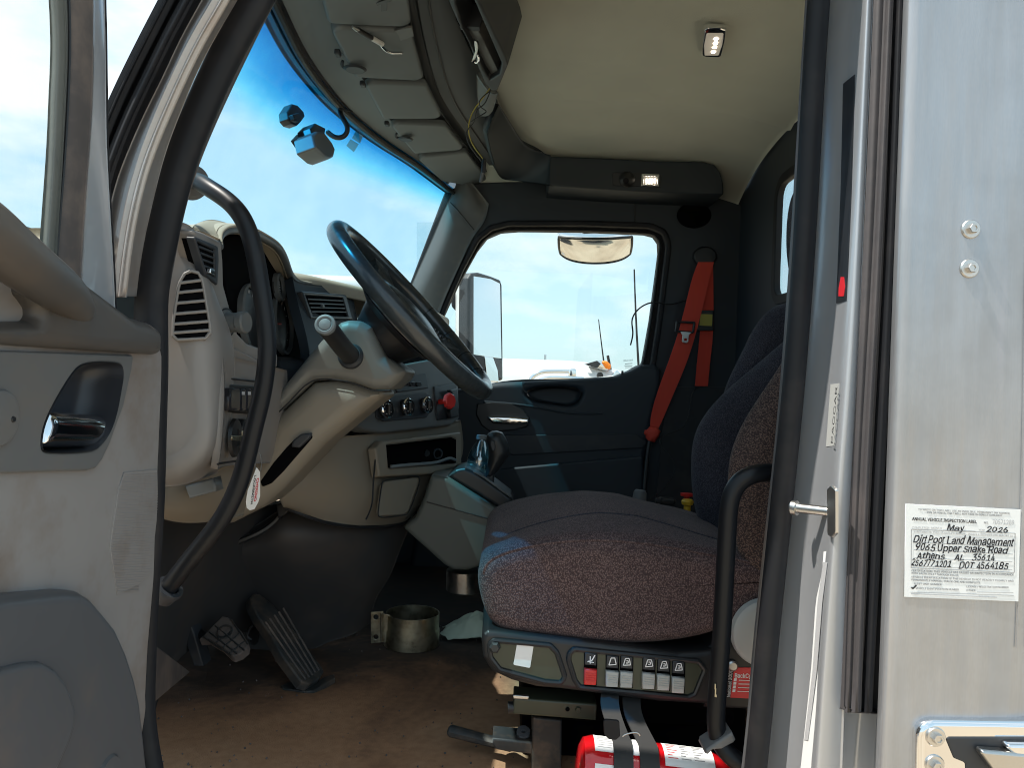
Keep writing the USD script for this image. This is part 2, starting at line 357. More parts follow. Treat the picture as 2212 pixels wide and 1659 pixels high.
mk('pillar_paint', (.42, .40, .385), .36, .5, var=.08, vs=3, coat=.3, dust=(.26, .15, .085), ds=2.2, dlo=.42, dhi=.75)
mk('dash_tan', (.215, .185, .145), .55, var=.06, vs=5, bump=.14, bs=1500, bd=.0003, dust=(.25, .19, .125), ds=6, dlo=.5, dhi=.9)
mk('dash_top', (.42, .35, .26), .6, var=.06, vs=5, bump=.3, bs=900, bd=.0005)
mk('slate', (.105, .11, .11), .48, var=.08, vs=6, bump=.14, bs=1500, bd=.0003, dust=(.2, .17, .13), ds=6, dlo=.55, dhi=.95)
mk('dark', (.022, .025, .030), .5, var=.1, vs=6, bump=.14, bs=1500, bd=.0003, dust=(.07, .065, .06), ds=8, dlo=.55, dhi=.95)
mk('darkwall', (.019, .026, .034), .6, var=.08, vs=4, bump=.14, bs=1300, bd=.0003)
mk('black', (.012, .012, .013), .42, bump=.05, bs=900)
mk('gloss', (.012, .012, .014), .13, dust=(.06, .05, .05), ds=14, dlo=.5, dhi=.9)
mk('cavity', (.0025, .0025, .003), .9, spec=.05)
mk('rubber', (.012, .0125, .015), .55, spec=.25, var=.15, vs=8, bump=.12, bs=700, bd=.0004, dust=(.036, .031, .030), ds=7, dlo=.5, dhi=.85)
mk('rubber_dusty', (.085, .072, .068), .7, var=.2, vs=9, bump=.15, bs=600, bd=.0004, dust=(.20, .15, .12), ds=9, dlo=.42, dhi=.75)
mk('channel', (.115, .118, .105), .5, var=.15, vs=5, bump=.12, bs=800, dust=(.06, .06, .06), ds=8, dlo=.5, dhi=.8)
mk('handle_black', (.006, .0065, .008), .40, spec=.28, var=.1, bump=.08, bs=1500, bd=.0003, dust=(.04, .032, .026), ds=8, dlo=.55, dhi=.95)
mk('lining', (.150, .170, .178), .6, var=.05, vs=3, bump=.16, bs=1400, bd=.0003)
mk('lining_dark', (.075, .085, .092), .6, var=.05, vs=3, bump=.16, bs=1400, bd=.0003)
mk('dash_grey', (.215, .198, .186), .52, var=.07, vs=5, bump=.12, bs=1400, bd=.0003, dust=(.22, .165, .12), ds=5, dlo=.5, dhi=.9)
mk('headliner', (.52, .525, .45), .95, var=.10, vs=3, bump=.6, bs=900, bd=.0012, sheen=.2)
MAT['mat_floor'] = usdkit.material(stage, '/World/Looks/mat_floor', {       # dark mat, tracked-in red dirt thickest by the doorway
    'g': ('geometry', {}), 's': ('separate_xyz', {}), 'n': ('noise_texture', {'scale': 2.4, 'detail': 10, 'roughness': .66, 'distortion': .5}), 'f': ('noise_texture', {'scale': 60, 'detail': 4}), 'ff': ('noise_texture', {'scale': 420, 'detail': 2}),
    'y': ('map_range', {'from_min': 1.2, 'from_max': 2.15, 'to_min': .42, 'to_max': -.16, 'clamp': True}), 'a': ('math', {'math_type': 'add'}), 'a2': ('math', {'math_type': 'multiply_add', 'value2': .05}),
    'r': ('rgb_ramp', {'ramp': [(.36, (.022, .019, .018)), (.52, (.075, .045, .030)), (.64, (.24, .120, .064)), (.76, (.38, .195, .10)), (.94, (.46, .26, .145))]}),
    'm': ('mix_color', {'blend_type': 'multiply', 'fac': .22}), 'fr': ('rgb_ramp', {'ramp': [(.35, (.45, .42, .4)), (.6, (1, 1, 1))]}), 'b': ('bump', {'strength': .5, 'distance': .0012}), 'p': ('principled_bsdf', {'roughness': .85})},
    [('g.position', 's.vector'), ('s.y', 'y.value'), ('n.fac', 'a.value1'), ('y.result', 'a.value2'), ('f.fac', 'a2.value1'), ('a.value', 'a2.value3'), ('a2.value', 'r.fac'), ('r.color', 'm.a'), ('f.fac', 'fr.fac'), ('fr.color', 'm.b'), ('m.result', 'p.base_color'), ('ff.fac', 'b.height'), ('b.normal', 'p.normal')], surface='p.BSDF')
mk('tyre_black', (.02, .02, .02), .8)
mk('chrome', (.82, .82, .83), .09, 1.0, rvar=.03)
mk('steel', (.55, .54, .52), .28, 1.0, var=.1, rvar=.08)
mk('brass_steel', (.50, .45, .33), .33, 1.0, var=.25, vs=20, rvar=.1)
mk('zinc', (.62, .6, .57), .35, 1.0, var=.12)
mk('white_plastic', (.72, .72, .70), .45)
mk('grey_button', (.42, .42, .40), .5, bump=.08, bs=1200)
mk('red_plastic', (.62, .03, .025), .4)
mk('red_gloss', (.55, .006, .010), .18, coat=.6)
mk('yellow', (.75, .42, .03), .45)
mk('orange_lens', (.9, .22, .01), .25)
mk('paper', (.80, .80, .79), .5)
mk('ink', (.012, .012, .015), .6)
mk('print_grey', (.22, .22, .23), .6)
mk('print_light', (.45, .45, .46), .6)
mk('print_white', (.8, .8, .8), .5)
mk('label_red', (.62, .02, .03), .35)
mk('tag_blue', (.1, .2, .5), .5)
mk('belt', (.62, .055, .03), .75, var=.08, vs=30, bump=.4, bs=1500, bd=.0004, stretch=(1, 1, .2))
mk('strap_black', (.03, .03, .03), .75, bump=.3, bs=900)
mk('glove', (.55, .66, .55), .6, var=.12, vs=20)
mk('green_metal', (.05, .055, .035), .4, .1, var=.2, vs=9, bump=.06, bs=900, dust=(.14, .11, .085), ds=6, dlo=.55, dhi=.9)
mk('bar_black', (.035, .037, .038), .5, .2, var=.3, vs=25, bump=.2, bs=200, bd=.0006, dust=(.16, .11, .075), ds=12, dlo=.5, dhi=.8)
mk('truck_white', (.66, .66, .66), .3, coat=.4)
mk('earth', (.37, .285, .195), .95, var=.3, vs=.9, bump=.5, bs=12, bd=.02, detail=9, dust=(.46, .385, .28), ds=.35, dlo=.4, dhi=.65)
mk('wire_yellow', (.35, .3, .05), .5)
mk('sticker_dark', (.02, .022, .026), .35, var=.5, vs=160, stretch=(1, 1, .15))
mk('led', (1, .95, .9), .3, emit=(1, .86, .68), est=9)
mk('led_small', (1, .95, .9), .3, emit=(1, .86, .68), est=9)
mk('lens', (.62, .60, .56), .18, emit=(1, .86, .68), est=.10)
pane('glass', (.93, .96, .95)); pane('lens_clear', (.85, .85, .85))
pane('bottle_plastic', (.60, .80, .84), .26, .08)
MAT['water'] = usdkit.material(stage, '/World/Looks/water', {'p': ('principled_bsdf', {'base_color': (.8, .9, .9), 'roughness': .03, 'transmission_weight': .9, 'ior': 1.33})}, surface='p.BSDF')
# windscreen glass with its blue sun band, which follows the top edge of the glass
MAT['windscreen'] = usdkit.material(stage, '/World/Looks/windscreen', {
    'g': ('geometry', {}), 's': ('separate_xyz', {}), 'a': ('math', {'math_type': 'multiply_add', 'value2': -.060, 'value3': 0.0}), 'h': ('math', {'math_type': 'add'}),
    'm': ('map_range', {'from_min': CAM[2] + .425, 'from_max': CAM[2] + .60, 'to_min': 0., 'to_max': 1., 'clamp': True}),
    'r': ('rgb_ramp', {'ramp': [(0, (.80, .89, .92)), (.18, (.70, .88, .93)), (.36, (.42, .82, .93)), (.62, (.14, .56, .81)), (1, (.05, .36, .63))]}),
    't': ('transparent_bsdf', {}), 'gl': ('glossy_bsdf', {'color': (1, 1, 1), 'roughness': 0.}), 'lw': ('layer_weight', {'blend': .5}), 'pw': ('math', {'math_type': 'power', 'value2': 5.}), 'f': ('math', {'math_type': 'multiply_add', 'value2': .14, 'value3': .010}), 'x': ('mix_closure', {}), 'tl': ('translucent_bsdf', {'color': (.8, .82, .84)}), 'mp': ('mapping', {'vector': (0, 0, 0), 'scale': (1.6, 1.0, 1.0), 'rotation': (.5, .2, .3)}), 'dn': ('noise_texture', {'scale': 3.5, 'detail': 8, 'roughness': .7}), 'dr': ('rgb_ramp', {'ramp': [(.42, (.006,) * 3), (.70, (.034,) * 3)]}), 'y': ('mix_closure', {})},
    [('g.position', 'mp.vector'), ('mp.vector', 'dn.vector'), ('dn.fac', 'dr.fac'), ('dr.color', 'y.fac'), ('x.closure', 'y.closure1'), ('tl.BSDF', 'y.closure2'), ('g.position', 's.vector'), ('s.y', 'a.value1'), ('a.value', 'h.value1'), ('s.z', 'h.value2'), ('h.value', 'm.value'), ('m.result', 'r.fac'), ('r.color', 't.color'), ('t.BSDF', 'x.closure1'), ('gl.BSDF', 'x.closure2'), ('lw.facing', 'pw.value1'), ('pw.value', 'f.value1'), ('f.value', 'x.fac')], surface='y.closure')
def cloth(name, c1, c2, sc, rib):
    MAT[name] = usdkit.material(stage, '/World/Looks/' + name, {
        'g': ('geometry', {}), 'mp': ('mapping', {'vector': (0, 0, 0), 'scale': rib}), 'v': ('voronoi_texture', {'scale': sc, 'randomness': .9}), 'n': ('noise_texture', {'scale': 260, 'detail': 3}),
        'r': ('rgb_ramp', {'ramp': [(.15, c1), (.6, c2)]}), 'big': ('noise_texture', {'scale': 7, 'detail': 4}), 'rb': ('rgb_ramp', {'ramp': [(.3, (.75, .75, .75)), (.7, (1.1, 1.08, 1.05))]}), 'mm': ('mix_color', {'blend_type': 'multiply', 'fac': 1.0}),
        'nm': ('rgb_ramp', {'ramp': [(.3, (.8, .8, .8)), (.7, (1.1, 1.1, 1.1))]}), 'm2': ('mix_color', {'blend_type': 'multiply', 'fac': 1.0, 'use_clamp': False}),
        'b': ('bump', {'strength': .7, 'distance': .0012, 'invert': True}), 'p': ('principled_bsdf', {'roughness': .95, 'sheen_weight': .06, 'sheen_roughness': .4, 'specular_ior_level': .2})},
        [('g.position', 'mp.vector'), ('mp.vector', 'v.vector'), ('g.position', 'n.vector'), ('g.position', 'big.vector'), ('v.distance', 'r.fac'), ('big.fac', 'rb.fac'), ('r.color', 'mm.a'), ('rb.color', 'mm.b'), ('n.fac', 'nm.fac'), ('mm.result', 'm2.a'), ('nm.color', 'm2.b'), ('m2.result', 'p.base_color'), ('v.distance', 'b.height'), ('b.normal', 'p.normal')], surface='p.BSDF')
cloth('seat_brown', (.215, .148, .142), (.066, .043, .045), 430, (1, 1, .8))
cloth('seat_cord', (.20, .135, .112), (.045, .032, .032), 330, (1, 1, 1.5))
cloth('seat_navy', (.085, .082, .104), (.030, .030, .040), 430, (1, 1, 1))

# ---------------------------------------------------------------- ground
def ground():
    n = 60; r = np.r_[0, np.geomspace(1, 900, n)]; w = np.linspace(0, 2 * np.pi, 64, endpoint=False); vs = [[0, 0, 0]]; fs = []
    for i in range(1, len(r)):
        for t in w: x, y = r[i] * math.cos(t), r[i] * math.sin(t); vs.append([x, y, 0])
    vs = np.array(vs, float); vs[:, 2] = .05 * (meshkit.fbm(np.c_[vs[:, :2] * .35, np.zeros(len(vs))], 4) - .5) * (np.hypot(vs[:, 0], vs[:, 1]) < 60)
    k = len(w); fs += [[0, 1 + j, 1 + (j + 1) % k] for j in range(k)]
    for i in range(1, len(r) - 1):
        A = 1 + (i - 1) * k + np.arange(k); B = A + k; a2, b2 = np.roll(A, -1), np.roll(B, -1); fs += np.stack([A, B, b2], 1).tolist() + np.stack([A, b2, a2], 1).tolist()
    obj('ground', TM(vs, fs), 'earth', kind='structure', smooth=True)
ground()
FL = -.66                                                            # the cab floor, measured from the camera's height
Z0 = CAM[2]

# ---------------------------------------------------------------- the cab shell
cab = thing('truck_cab', 'silver truck cab shell around the open driver doorway, with dark trim and roof lining', 'truck cab', (0.1, 1.9, Z0 + FL - .1))
# floor sheet with a slight dirt relief
fx, fy = np.meshgrid(np.linspace(-1.0, .86, 80), np.linspace(1.0, 2.9, 80), indexing='ij')
fz = Z0 + FL + .004 * (meshkit.fbm(np.stack([fx * 9, fy * 9, fx * 0], -1), 4) - .5)
obj('floor', sheet(np.stack([fx, fy, fz], -1), .05), 'mat_floor', kind='structure', smooth=True)
# door sill below the floor edge and the firewall and wall panels which close the cab
part(cab, 'door_sill', rbox((.0, .985, Z0 + FL - .12), (1.0, .08, .2), .01), 'silver')
part(cab, 'firewall', rbox((-1.0, 1.95, Z0 - .2), (.03, 1.9, .96), .005), 'dark')
part(cab, 'door_header', rbox((.1, .985, Z0 + .80), (1.55, .09, .22), .015), 'silver')
# rear wall with its window
RW = PX(.80, -1)
def rw(pts): return [(lambda y, z: (-(y - 1.0), z))(y, z) for y, z in pts]
wall = np.array(rw([(1.0, FL), (2.9, FL), (2.9, .80), (1.0, .80)])); win = rounded(np.array(rw([(1.42, .27), (2.455, .27), (2.455, .67), (1.42, .67)])), .07)
part(cab, 'rear_wall', slab(wall, RW, .014, .003, [win]), 'darkwall')
part(cab, 'rear_window', slab(win, RW.off(-.006), .004), 'glass')
fr = win; part(cab, 'window_frame', slab(fr, RW.off(.008), .02, .004, [inset(fr, .030)]), 'rubber')
# windscreen: a bowed sheet
WT = np.array([(-.365, 1.11, .675), (-.445, 1.28, .687), (-.475, 1.5, .69), (-.487, 1.7, .69), (-.480, 1.9, .69), (-.462, 2.05, .69), (-.401, 2.31, .69), (-.332, 2.52, .69), (-.252, 2.80, .685), (-.20, 2.90, .67)]) + [0, 0, Z0]
wt = spl(WT, 60)
wb = wt + np.stack([-.235 - .10 * np.clip(1 - ((wt[:, 1] - 1.94) / .9) ** 2, 0, 1), 0 * wt[:, 1], -.56 + 0 * wt[:, 1]], 1)
WG = np.stack([wt + (wb - wt) * t + np.array([-.02, 0, .02]) * math.sin(math.pi * t) for t in np.linspace(-.02, 1, 16)])
part(cab, 'windscreen', sheet(WG, .006), 'windscreen', smooth=True)
part(cab, 'windscreen_seal', tube(wt + [.006, 0, -.004], .0085, 8), 'black')
# roof lining and roof skin; their front edges follow the bowed top of the windscreen
ZC = lambda x, y: .845 - .095 * ((y - 1.95) / .85) ** 4 - .050 * np.clip((x - .42) / .36, 0, 1.1) ** 2.2
def xfront(y): return np.interp(y, wt[:, 1], wt[:, 0])
ca, cy = np.meshgrid(np.linspace(0, 1, 70), np.linspace(.98, 2.86, 60), indexing='ij'); cf = xfront(cy) + .05; cx = cf + ca * (.79 - cf)
crease = .011 * np.exp(-((cy - 2.28 - .05 * cx) / .018) ** 2) * (cx > .1)
part(cab, 'roof_lining', sheet(np.stack([cx, cy, Z0 + ZC(cx, cy) - crease], -1), .02), 'headliner', smooth=True)
ra, ry = np.meshgrid(np.linspace(0, 1, 20), np.linspace(.93, 2.97, 30), indexing='ij'); rf = xfront(ry) + .02; rx = rf + ra * (.92 - rf)
part(cab, 'roof_panel', sheet(np.stack([rx, ry, Z0 + .93 - .06 * ((ry - 1.95) / 1.0) ** 2], -1)[:, ::-1], .02), 'silver', smooth=True)
part(cab, 'roof_front', sheet(np.stack([wt + [-.012, 0, .0], wt + [-.02, 0, .10], np.stack([wt[:, 0] + .03, wt[:, 1], Z0 + .93 - .06 * (wt[:, 1] - 1.95) ** 2], 1)]), .02), 'silver', smooth=True)
# passenger side wall: the fixed frame round the passenger door
SW = PY(2.84)
wo = [(640, 250), (1900, 250), (1900, 1300), (640, 1300)]
ap = [(930, 760), (958, 665), (995, 580), (1030, 515), (1060, 490), (1100, 481), (1260, 481), (1405, 486), (1436, 500), (1446, 530), (1425, 700), (1405, 830), (1390, 1000), (1385, 1230), (900, 1230)]
apr = rounded(px_ring(SW, ap), .03)
part(cab, 'side_wall', slab(clean(px_ring(SW, [(640, 700), (850, 700), (890, 600), (960, 415), (1000, 396), (1190, 388), (1615, 402), (1615, 1300), (640, 1300)]), .05), SW, .06, .006, [clean(apr, .03)]), 'darkwall')
part(cab, 'door_seal', slab(clean(inset(apr, -.008), .02), SW.off(.012), .03, .008, [clean(inset(apr, .012), .02)]), 'rubber')
# far front pillar trim
part(cab, 'pillar_trim', pxgrid([[(972, 352, 2.84), (1000, 372, 2.81), (1056, 440, 2.835)], [(985, 395, 2.83), (1010, 415, 2.80), (1045, 480, 2.83)], [(965, 440, 2.83), (985, 465, 2.80), (1022, 512, 2.83)], [(935, 510, 2.83), (958, 535, 2.79), (992, 575, 2.82)], [(895, 600, 2.83), (920, 618, 2.79), (955, 660, 2.82)], [(870, 660, 2.84), (895, 680, 2.80), (930, 740, 2.83)]], 24, 14, .02), 'slate', smooth=True)
part(cab, 'pillar_seam', tube([V(973, 437, 2.805), V(990, 455, 2.785), V(1024, 496, 2.81)], .0022, 6), 'black')
part(cab, 'side_wall_seam', tube([V(1371, 402, 2.836), V(1371, 486, 2.836)], .002, 6), 'black')
# header over the passenger door with a rounded rear end
HP = PY(2.66)
hd_ = [(1185, 336), (1300, 340), (1420, 347), (1520, 348), (1545, 355), (1557, 372), (1563, 396), (1564, 420), (1400, 414), (1280, 407), (1185, 400)]
part(cab, 'side_header', plate(HP, hd_, .2, .008, r=.006, step=.03), 'darkwall')
part(cab, 'corner_header', sheet(grid_spl([[Vz(1078, 225, .785) + CAM * 0, Vz(1117, 287, .785), Vz(1142, 317, .785), V(1190, 335, 2.66)], [Vz(1062, 260, .74), Vz(1090, 330, .745), Vz(1130, 360, .745), V(1188, 368, 2.66)], [Vz(1052, 290, .72), Vz(1075, 375, .72), Vz(1110, 390, .72), V(1187, 401, 2.66)]], 16, 24), .02), 'darkwall', smooth=True)
part(cab, 'speaker_grille', plate(PY(2.832), [(1500 + 37 * math.cos(t), 464 + 28 * math.sin(t)) for t in np.linspace(0, 2 * np.pi, 28, endpoint=False)], .02, .004), 'cavity')
part(cab, 'belt_anchor', plate(PY(2.82), [(1524 + 26 * math.cos(t), 553 + 22 * math.sin(t)) for t in np.linspace(0, 2 * np.pi, 24, endpoint=False)], .03, .008), 'black')
part(cab, 'wall_trim', plate(PY(2.834), [(1440, 835), (1640, 835), (1640, 1250), (1400, 1250)], .02, .003), 'dark')

# ---------------- driver-side front pillar: rubber, silver channel, seal
PYS = np.array([-90, 0, 80, 160, 240, 330, 420, 525, 640])
def col(pts, y): p = np.array(pts, float); f = CubicSpline(p[:, 1], p[:, 0]); return [(float(f(q)), float(q), y) for q in PYS]
L0 = [(392, -90), (346, 0), (296, 98), (256, 178), (232, 232), (205, 300), (190, 353), (175, 430), (160, 640)]
L1 = [(480, -90), (434, 0), (397, 67), (357, 151), (316, 235), (286, 296), (266, 353), (240, 430), (225, 525), (212, 640)]
L2 = [(565, -90), (515, 0), (468, 77), (424, 161), (387, 252), (357, 336), (336, 420), (313, 525), (298, 640)]
L3 = [(643, -90), (589, 0), (531, 114), (481, 219), (437, 320), (404, 414), (387, 488), (370, 558), (357, 640)]
def mix(a, b, t, y): return [(p[0] * (1 - t) + q[0] * t, p[1], y) for p, q in zip(a, b)]
c0, c1, c2, c3 = col(L0, 1.0), col(L1, 1.0), col(L2, 1.02), col(L3, 1.05)
def strips(cols, m=40, n=20, th=.01): return pxgrid(list(zip(*cols)), m, n, th)
part(cab, 'pillar_rubber', strips([mix(c0, c1, 0, 1.02), mix(c0, c1, .12, .985), mix(c0, c1, .30, 1.005), mix(c0, c1, .48, 1.0), mix(c0, c1, .62, .98), mix(c0, c1, .85, 1.0), mix(c0, c1, 1, 1.01)]), 'rubber', smooth=True)
part(cab, 'pillar_channel', strips([mix(c1, c2, 0, 1.012), mix(c1, c2, .25, 1.0), mix(c1, c2, .48, .962), mix(c1, c2, .62, .968), mix(c1, c2, .85, 1.006), mix(c1, c2, 1, 1.02)]), 'pillar_paint', smooth=True)
sealpath = [(np.array(V(*a)) + V(*b)) / 2 for a, b in zip(mix(c2, c3, 0, 1.03), mix(c2, c3, 1, 1.03))]
sealpath = sealpath + [V(327, 760, 1.03), V(324, 900, 1.03), V(318, 1100, 1.03), V(306, 1300, 1.03), V(300, 1450, 1.03), V(300, 1560, 1.02), V(320, 1690, 1.01)]
part(cab, 'doorway_seal', tube(sealpath, .0215, 14, sm=80, ref=(0, -1, 0), flat=.75), 'rubber')
part(cab, 'seal_lip', tube([V(p[0] + 2, p[1], 1.055) for p in c3], .003, 8, sm=40), 'pocket_blue')

# ---------------- driver-side rear pillar (jamb), from the doorway seal out to the outer panel
JP = np.array([-90., 279, 558, 852, 1073, 1409, 1535, 1700])
def jc(xs, y): return [(float(x), float(p), y) for x, p in zip(xs, JP)]
J = [jc([1797, 1772, 1757, 1733, 1705, 1672, 1664, 1650], 1.062), jc([1815, 1792, 1777, 1752, 1728, 1700, 1690, 1675], 1.05), jc([1846, 1826, 1808, 1786, 1764, 1745, 1736, 1722], 1.012),
     jc([1868, 1850, 1834, 1812, 1795, 1772, 1764, 1752], .962), jc([1880, 1863, 1850, 1832, 1814, 1790, 1782, 1772], .948), jc([1890, 1874, 1863, 1850, 1840, 1828, 1824, 1818], .952)]
jam = grid_spl([[V(*p) for p in r] for r in zip(*J)], 60, 40)
part(cab, 'door_jamb', sheet(jam, .008), 'silver', smooth=True)
def jamb_y(px, py):
    xs = [np.interp(py, JP, [q[0] for q in c]) for c in J]; return float(np.interp(px, xs, [c[0][2] for c in J]))
def on_jamb(rows, lift, th, m=20, n=6): return sheet(grid_spl([[V(x, y, jamb_y(x, y) - lift) for x, y in r] for r in rows], m, n, (True, True)), th)
part(cab, 'rear_seal', tube([V(x, p, 1.045) for x, p in ((1776, -90), (1767, 20), (1751, 279), (1735, 558), (1712, 852), (1690, 1073), (1656, 1409), (1645, 1535), (1628, 1700))], .0145, 14, sm=60), 'rubber')
part(cab, 'rear_seal_lip', tube([V(x, p, 1.058) for x, p in ((1752, -90), (1745, 20), (1729, 279), (1712, 558), (1690, 852), (1668, 1073), (1632, 1409), (1622, 1535), (1604, 1700))], .0045, 8, sm=60), 'pocket_blue')
part(cab, 'pillar_trim', sheet(grid_spl([[V(x + 14, p, 1.07), V(x + 18, p, 1.12), V(x + 22, p, 1.2)] for x, p in ((1752, -90), (1729, 279), (1712, 558), (1690, 852), (1668, 1073), (1632, 1409), (1604, 1700))], 30, 8), .01), 'dark')
# lower part of the pillar below the rubber's end
part(cab, 'jamb_foot', pxgrid([[(1818, 1500, .955), (1860, 1500, .985), (1900, 1500, .95)], [(1808, 1600, .955), (1850, 1600, .985), (1895, 1600, .95)], [(1795, 1720, .955), (1840, 1720, .985), (1890, 1720, .95)]], 10, 16, .01), 'silver', smooth=True)
# rubber strips in the gap between jamb and outer panel
def vstrip(l, r, y0, y1, mat, b=None, bow=.006):
    rows = [((lx, p, y0), ((lx + rx) / 2, p, min(y0, y1) - bow), (rx, p, y1)) for lx, rx, p in zip(l, r, (-90, 558, 1030, 1540))]
    part(cab, 'gap_rubber', pxgrid(rows, 30, 9, .02), mat, smooth=True)
vstrip([1890, 1863, 1841, 1825], [1915, 1886, 1860, 1838], .945, .94, 'gap_rubber', bow=.002)
vstrip([1915, 1886, 1862, 1838], [1934, 1905, 1879, 1860], .938, .93, 'gap_rubber', bow=.004)
vstrip([1932, 1904, 1878, 1858], [1956, 1934, 1911, 1884], .945, .925, 'rubber', bow=.002)
# outer panel: gently curved silver sheet
EP = [(x, .897 if x > 1990 else (.905 if x > 1960 else .925)) for x in (1953, 1962, 1992, 2060, 2150, 2260, 2400, 2700)]
rows = []
for p in (-200, 300, 830, 1300, 1800):
    s = (829.5 - p) * .036
    rows.append([V(x + s - 32, p, y + (.012 * ((x - 2150) / 250) ** 2 if x > 2150 else 0)) for x, y in EP])
part(cab, 'outer_panel', sheet(grid_spl(rows, 20, 40, (True, None)), .012), 'brushed', smooth=True)
OP = PT((1975, 1000, .8972), (2200, 1000, .8972), (2000, 500, .8972))
for x in (2238, 2262): part(cab, 'panel_crease', tube([V(x + (829.5 - p) * .036 - 30 + (8 if p > 900 else 0), p, .897) for p in (250, 600, 1000, 1400)], .0006, 6, sm=12), 'brushed')
for px, py in ((2096, 495), (2093, 580)): part(cab, 'bolt', hexbolt(OP.hit(px, py), OP.n, .0058, .0108, .009), 'zinc')
# grab-handle bracket at the bottom right
br = part(cab, 'chrome_bracket', plate(OP.off(.012), [(1982, 1588), (1990, 1568), (2012, 1558), (2330, 1562), (2330, 1830), (1980, 1830)], .014, .008, r=.012), 'chrome')
part(br, 'inner_panel', plate(OP.off(.0135), [(2040, 1592), (2330, 1592), (2330, 1830), (2090, 1830), (2085, 1650), (2060, 1640)], .01, .003, r=.004), 'dark')
part(br, 'bolt', hexbolt(OP.off(.012).hit(2020, 1592), OP.n, .0062, .011, .009), 'zinc'); part(br, 'bolt', hexbolt(OP.off(.012).hit(2018, 1652), OP.n, .0062, .011, .009), 'zinc')
part(br, 'lever', plate(OP.off(.028), [(2115, 1622), (2330, 1640), (2330, 1668), (2150, 1672)], .012, .004, r=.003), 'steel'); part(br, 'lever', plate(OP.off(.026), [(2168, 1610), (2330, 1612), (2330, 1636), (2200, 1640)], .012, .004, r=.003), 'chrome')
# striker pin on the jamb
st = part(cab, 'door_striker', plate(PT((1795, 1045, .962), (1803, 1160, .955), (1779, 1100, .985)).off(.010), [(1785, 1056), (1794, 1048), (1804, 1058), (1804, 1152), (1795, 1162), (1786, 1156)], .004, .002, r=.003), 'zinc')
a, b = V(1792, 1105, .972), V(1722, 1098, 1.0); part(st, 'pin', cat(tube([a, b], .0062, 16, round_end=False), lathe([(.0, 0), (.0095, 0), (.0095, .006), (.008, .008), (0, .008)], b, b - a, 20)), 'steel')
# stickers on the jamb
dk = part(cab, 'dark_sticker', on_jamb([[(1821, 180), (1846, 160)], [(1816, 400), (1839, 400)], [(1806, 655), (1828, 650)]], .002, .0008), 'sticker_dark')
part(dk, 'red_mark', on_jamb([[(1816, 598), (1823, 598)], [(1812, 620), (1825, 620)], [(1811, 640), (1822, 640)]], .0035, .0006), 'label_red')
pcs = part(cab, 'maker_sticker', on_jamb([[(1794, 830), (1812, 828)], [(1784, 965), (1802, 963)]], .002, .0006), 'grey_button')
pl = PT((1790, 960, jamb_y(1790, 960) - .003), (1800, 832, jamb_y(1800, 832) - .003), (1808, 900, jamb_y(1808, 900) - .003))
part(pcs, 'lettering', ptext('PACCAR', (1800, 958), (1810, 836), 13, pl.off(.0028), .0006), 'ink')
ws = part(cab, 'white_sticker', on_jamb([[(1779, 1192), (1795, 1190)], [(1776, 1235), (1797, 1232)], [(1762, 1300), (1787, 1300)], [(1752, 1450), (1776, 1450)], [(1730, 1655), (1762, 1655)], [(1724, 1700), (1756, 1700)]], .003, .0008), 'paper')
part(ws, 'printed_column', on_jamb([[(x, y), (x + w, y)] for x, y, w in ((1778, 1215, 9), (1766, 1300, 10), (1755, 1450, 9), (1737, 1600, 8))], .0042, .0003, 30, 3), 'print_light')

# ---------------------------------------------------------------- inspection label on the outer panel
lab = thing('inspection_label', 'white paper inspection label with handwriting stuck to the silver outer panel', 'label', OP.hit(2080, 1195))
LP = OP.off(.0012)
part(lab, 'paper_sheet', plate(LP, [(1957, 1089), (2205, 1101), (2200, 1300), (1953, 1290)], .0009, .0002), 'paper')
def lp(x, y): return (1923.5 + x * .1553, 1064.8 + y * .1553)
def lt(t, a, b, h, mat='print_grey', bold=False, slant=0, n='print', hand=0): part(lab, n, ptext(t, lp(*a), lp(*b), h * .1553, LP, .0003, slant, hand, bold, .00012), mat)
lt('TO WRITE ON THIS LABEL USE AN INDELIBLE, PERMANENT INK MARKER,', (385, 243), (1662, 300), 26)
lt('PEN OR PENCIL THAT WILL NOT FADE IN DIRECT SUNLIGHT', (510, 285), (1555, 330), 26)
lt('ANNUAL VEHICLE INSPECTION LABEL', (300, 382), (1200, 424), 42, 'ink', True)
lt('NO.', (1300, 430), (1365, 433), 30); lt('70571289', (1418, 436), (1716, 446), 66, 'print_light')
lt('COMPLETED:  MONTH', (300, 500), (708, 508), 30, 'print_light'); lt('YEAR', (1225, 530), (1310, 533), 26, 'print_light')
for t, a, b, h in (('May', (780, 520), (1020, 532), 74), ('2026', (1330, 543), (1630, 552), 66), ('Dirt Poor Land Management', (320, 690), (1704, 742), 100), ('9065 Upper Snake Road', (335, 800), (1612, 848), 92), ('Athens', (355, 914), (745, 924), 86), ('AL', (880, 936), (1020, 940), 82), ('35614', (1130, 944), (1445, 948), 84), ('2567771201', (282, 1010), (832, 1036), 82), ('DOT 4564185', (950, 1054), (1622, 1064), 86)):
    lt(t, a, b, h * 1.05, 'ink', True, .2, 'handwriting', len(t) * .7 + h)
lt("A RECORD OF THIS VEHICLE'S ANNUAL VEHICLE INSPECTION REPORT IS", (325, 553), (1700, 614), 24, 'print_light'); lt('MOTOR CARRIER OR OTHER ENTITY', (720, 630), (1340, 648), 24, 'print_light')
lt('CERTIFICATION: THIS VEHICLE HAS PASSED AN INSPECTION IN ACCORDANCE', (288, 1095), (1712, 1155), 28); lt('WITH 49CFR 396.17 THROUGH 396.23.', (288, 1130), (950, 1165), 26)
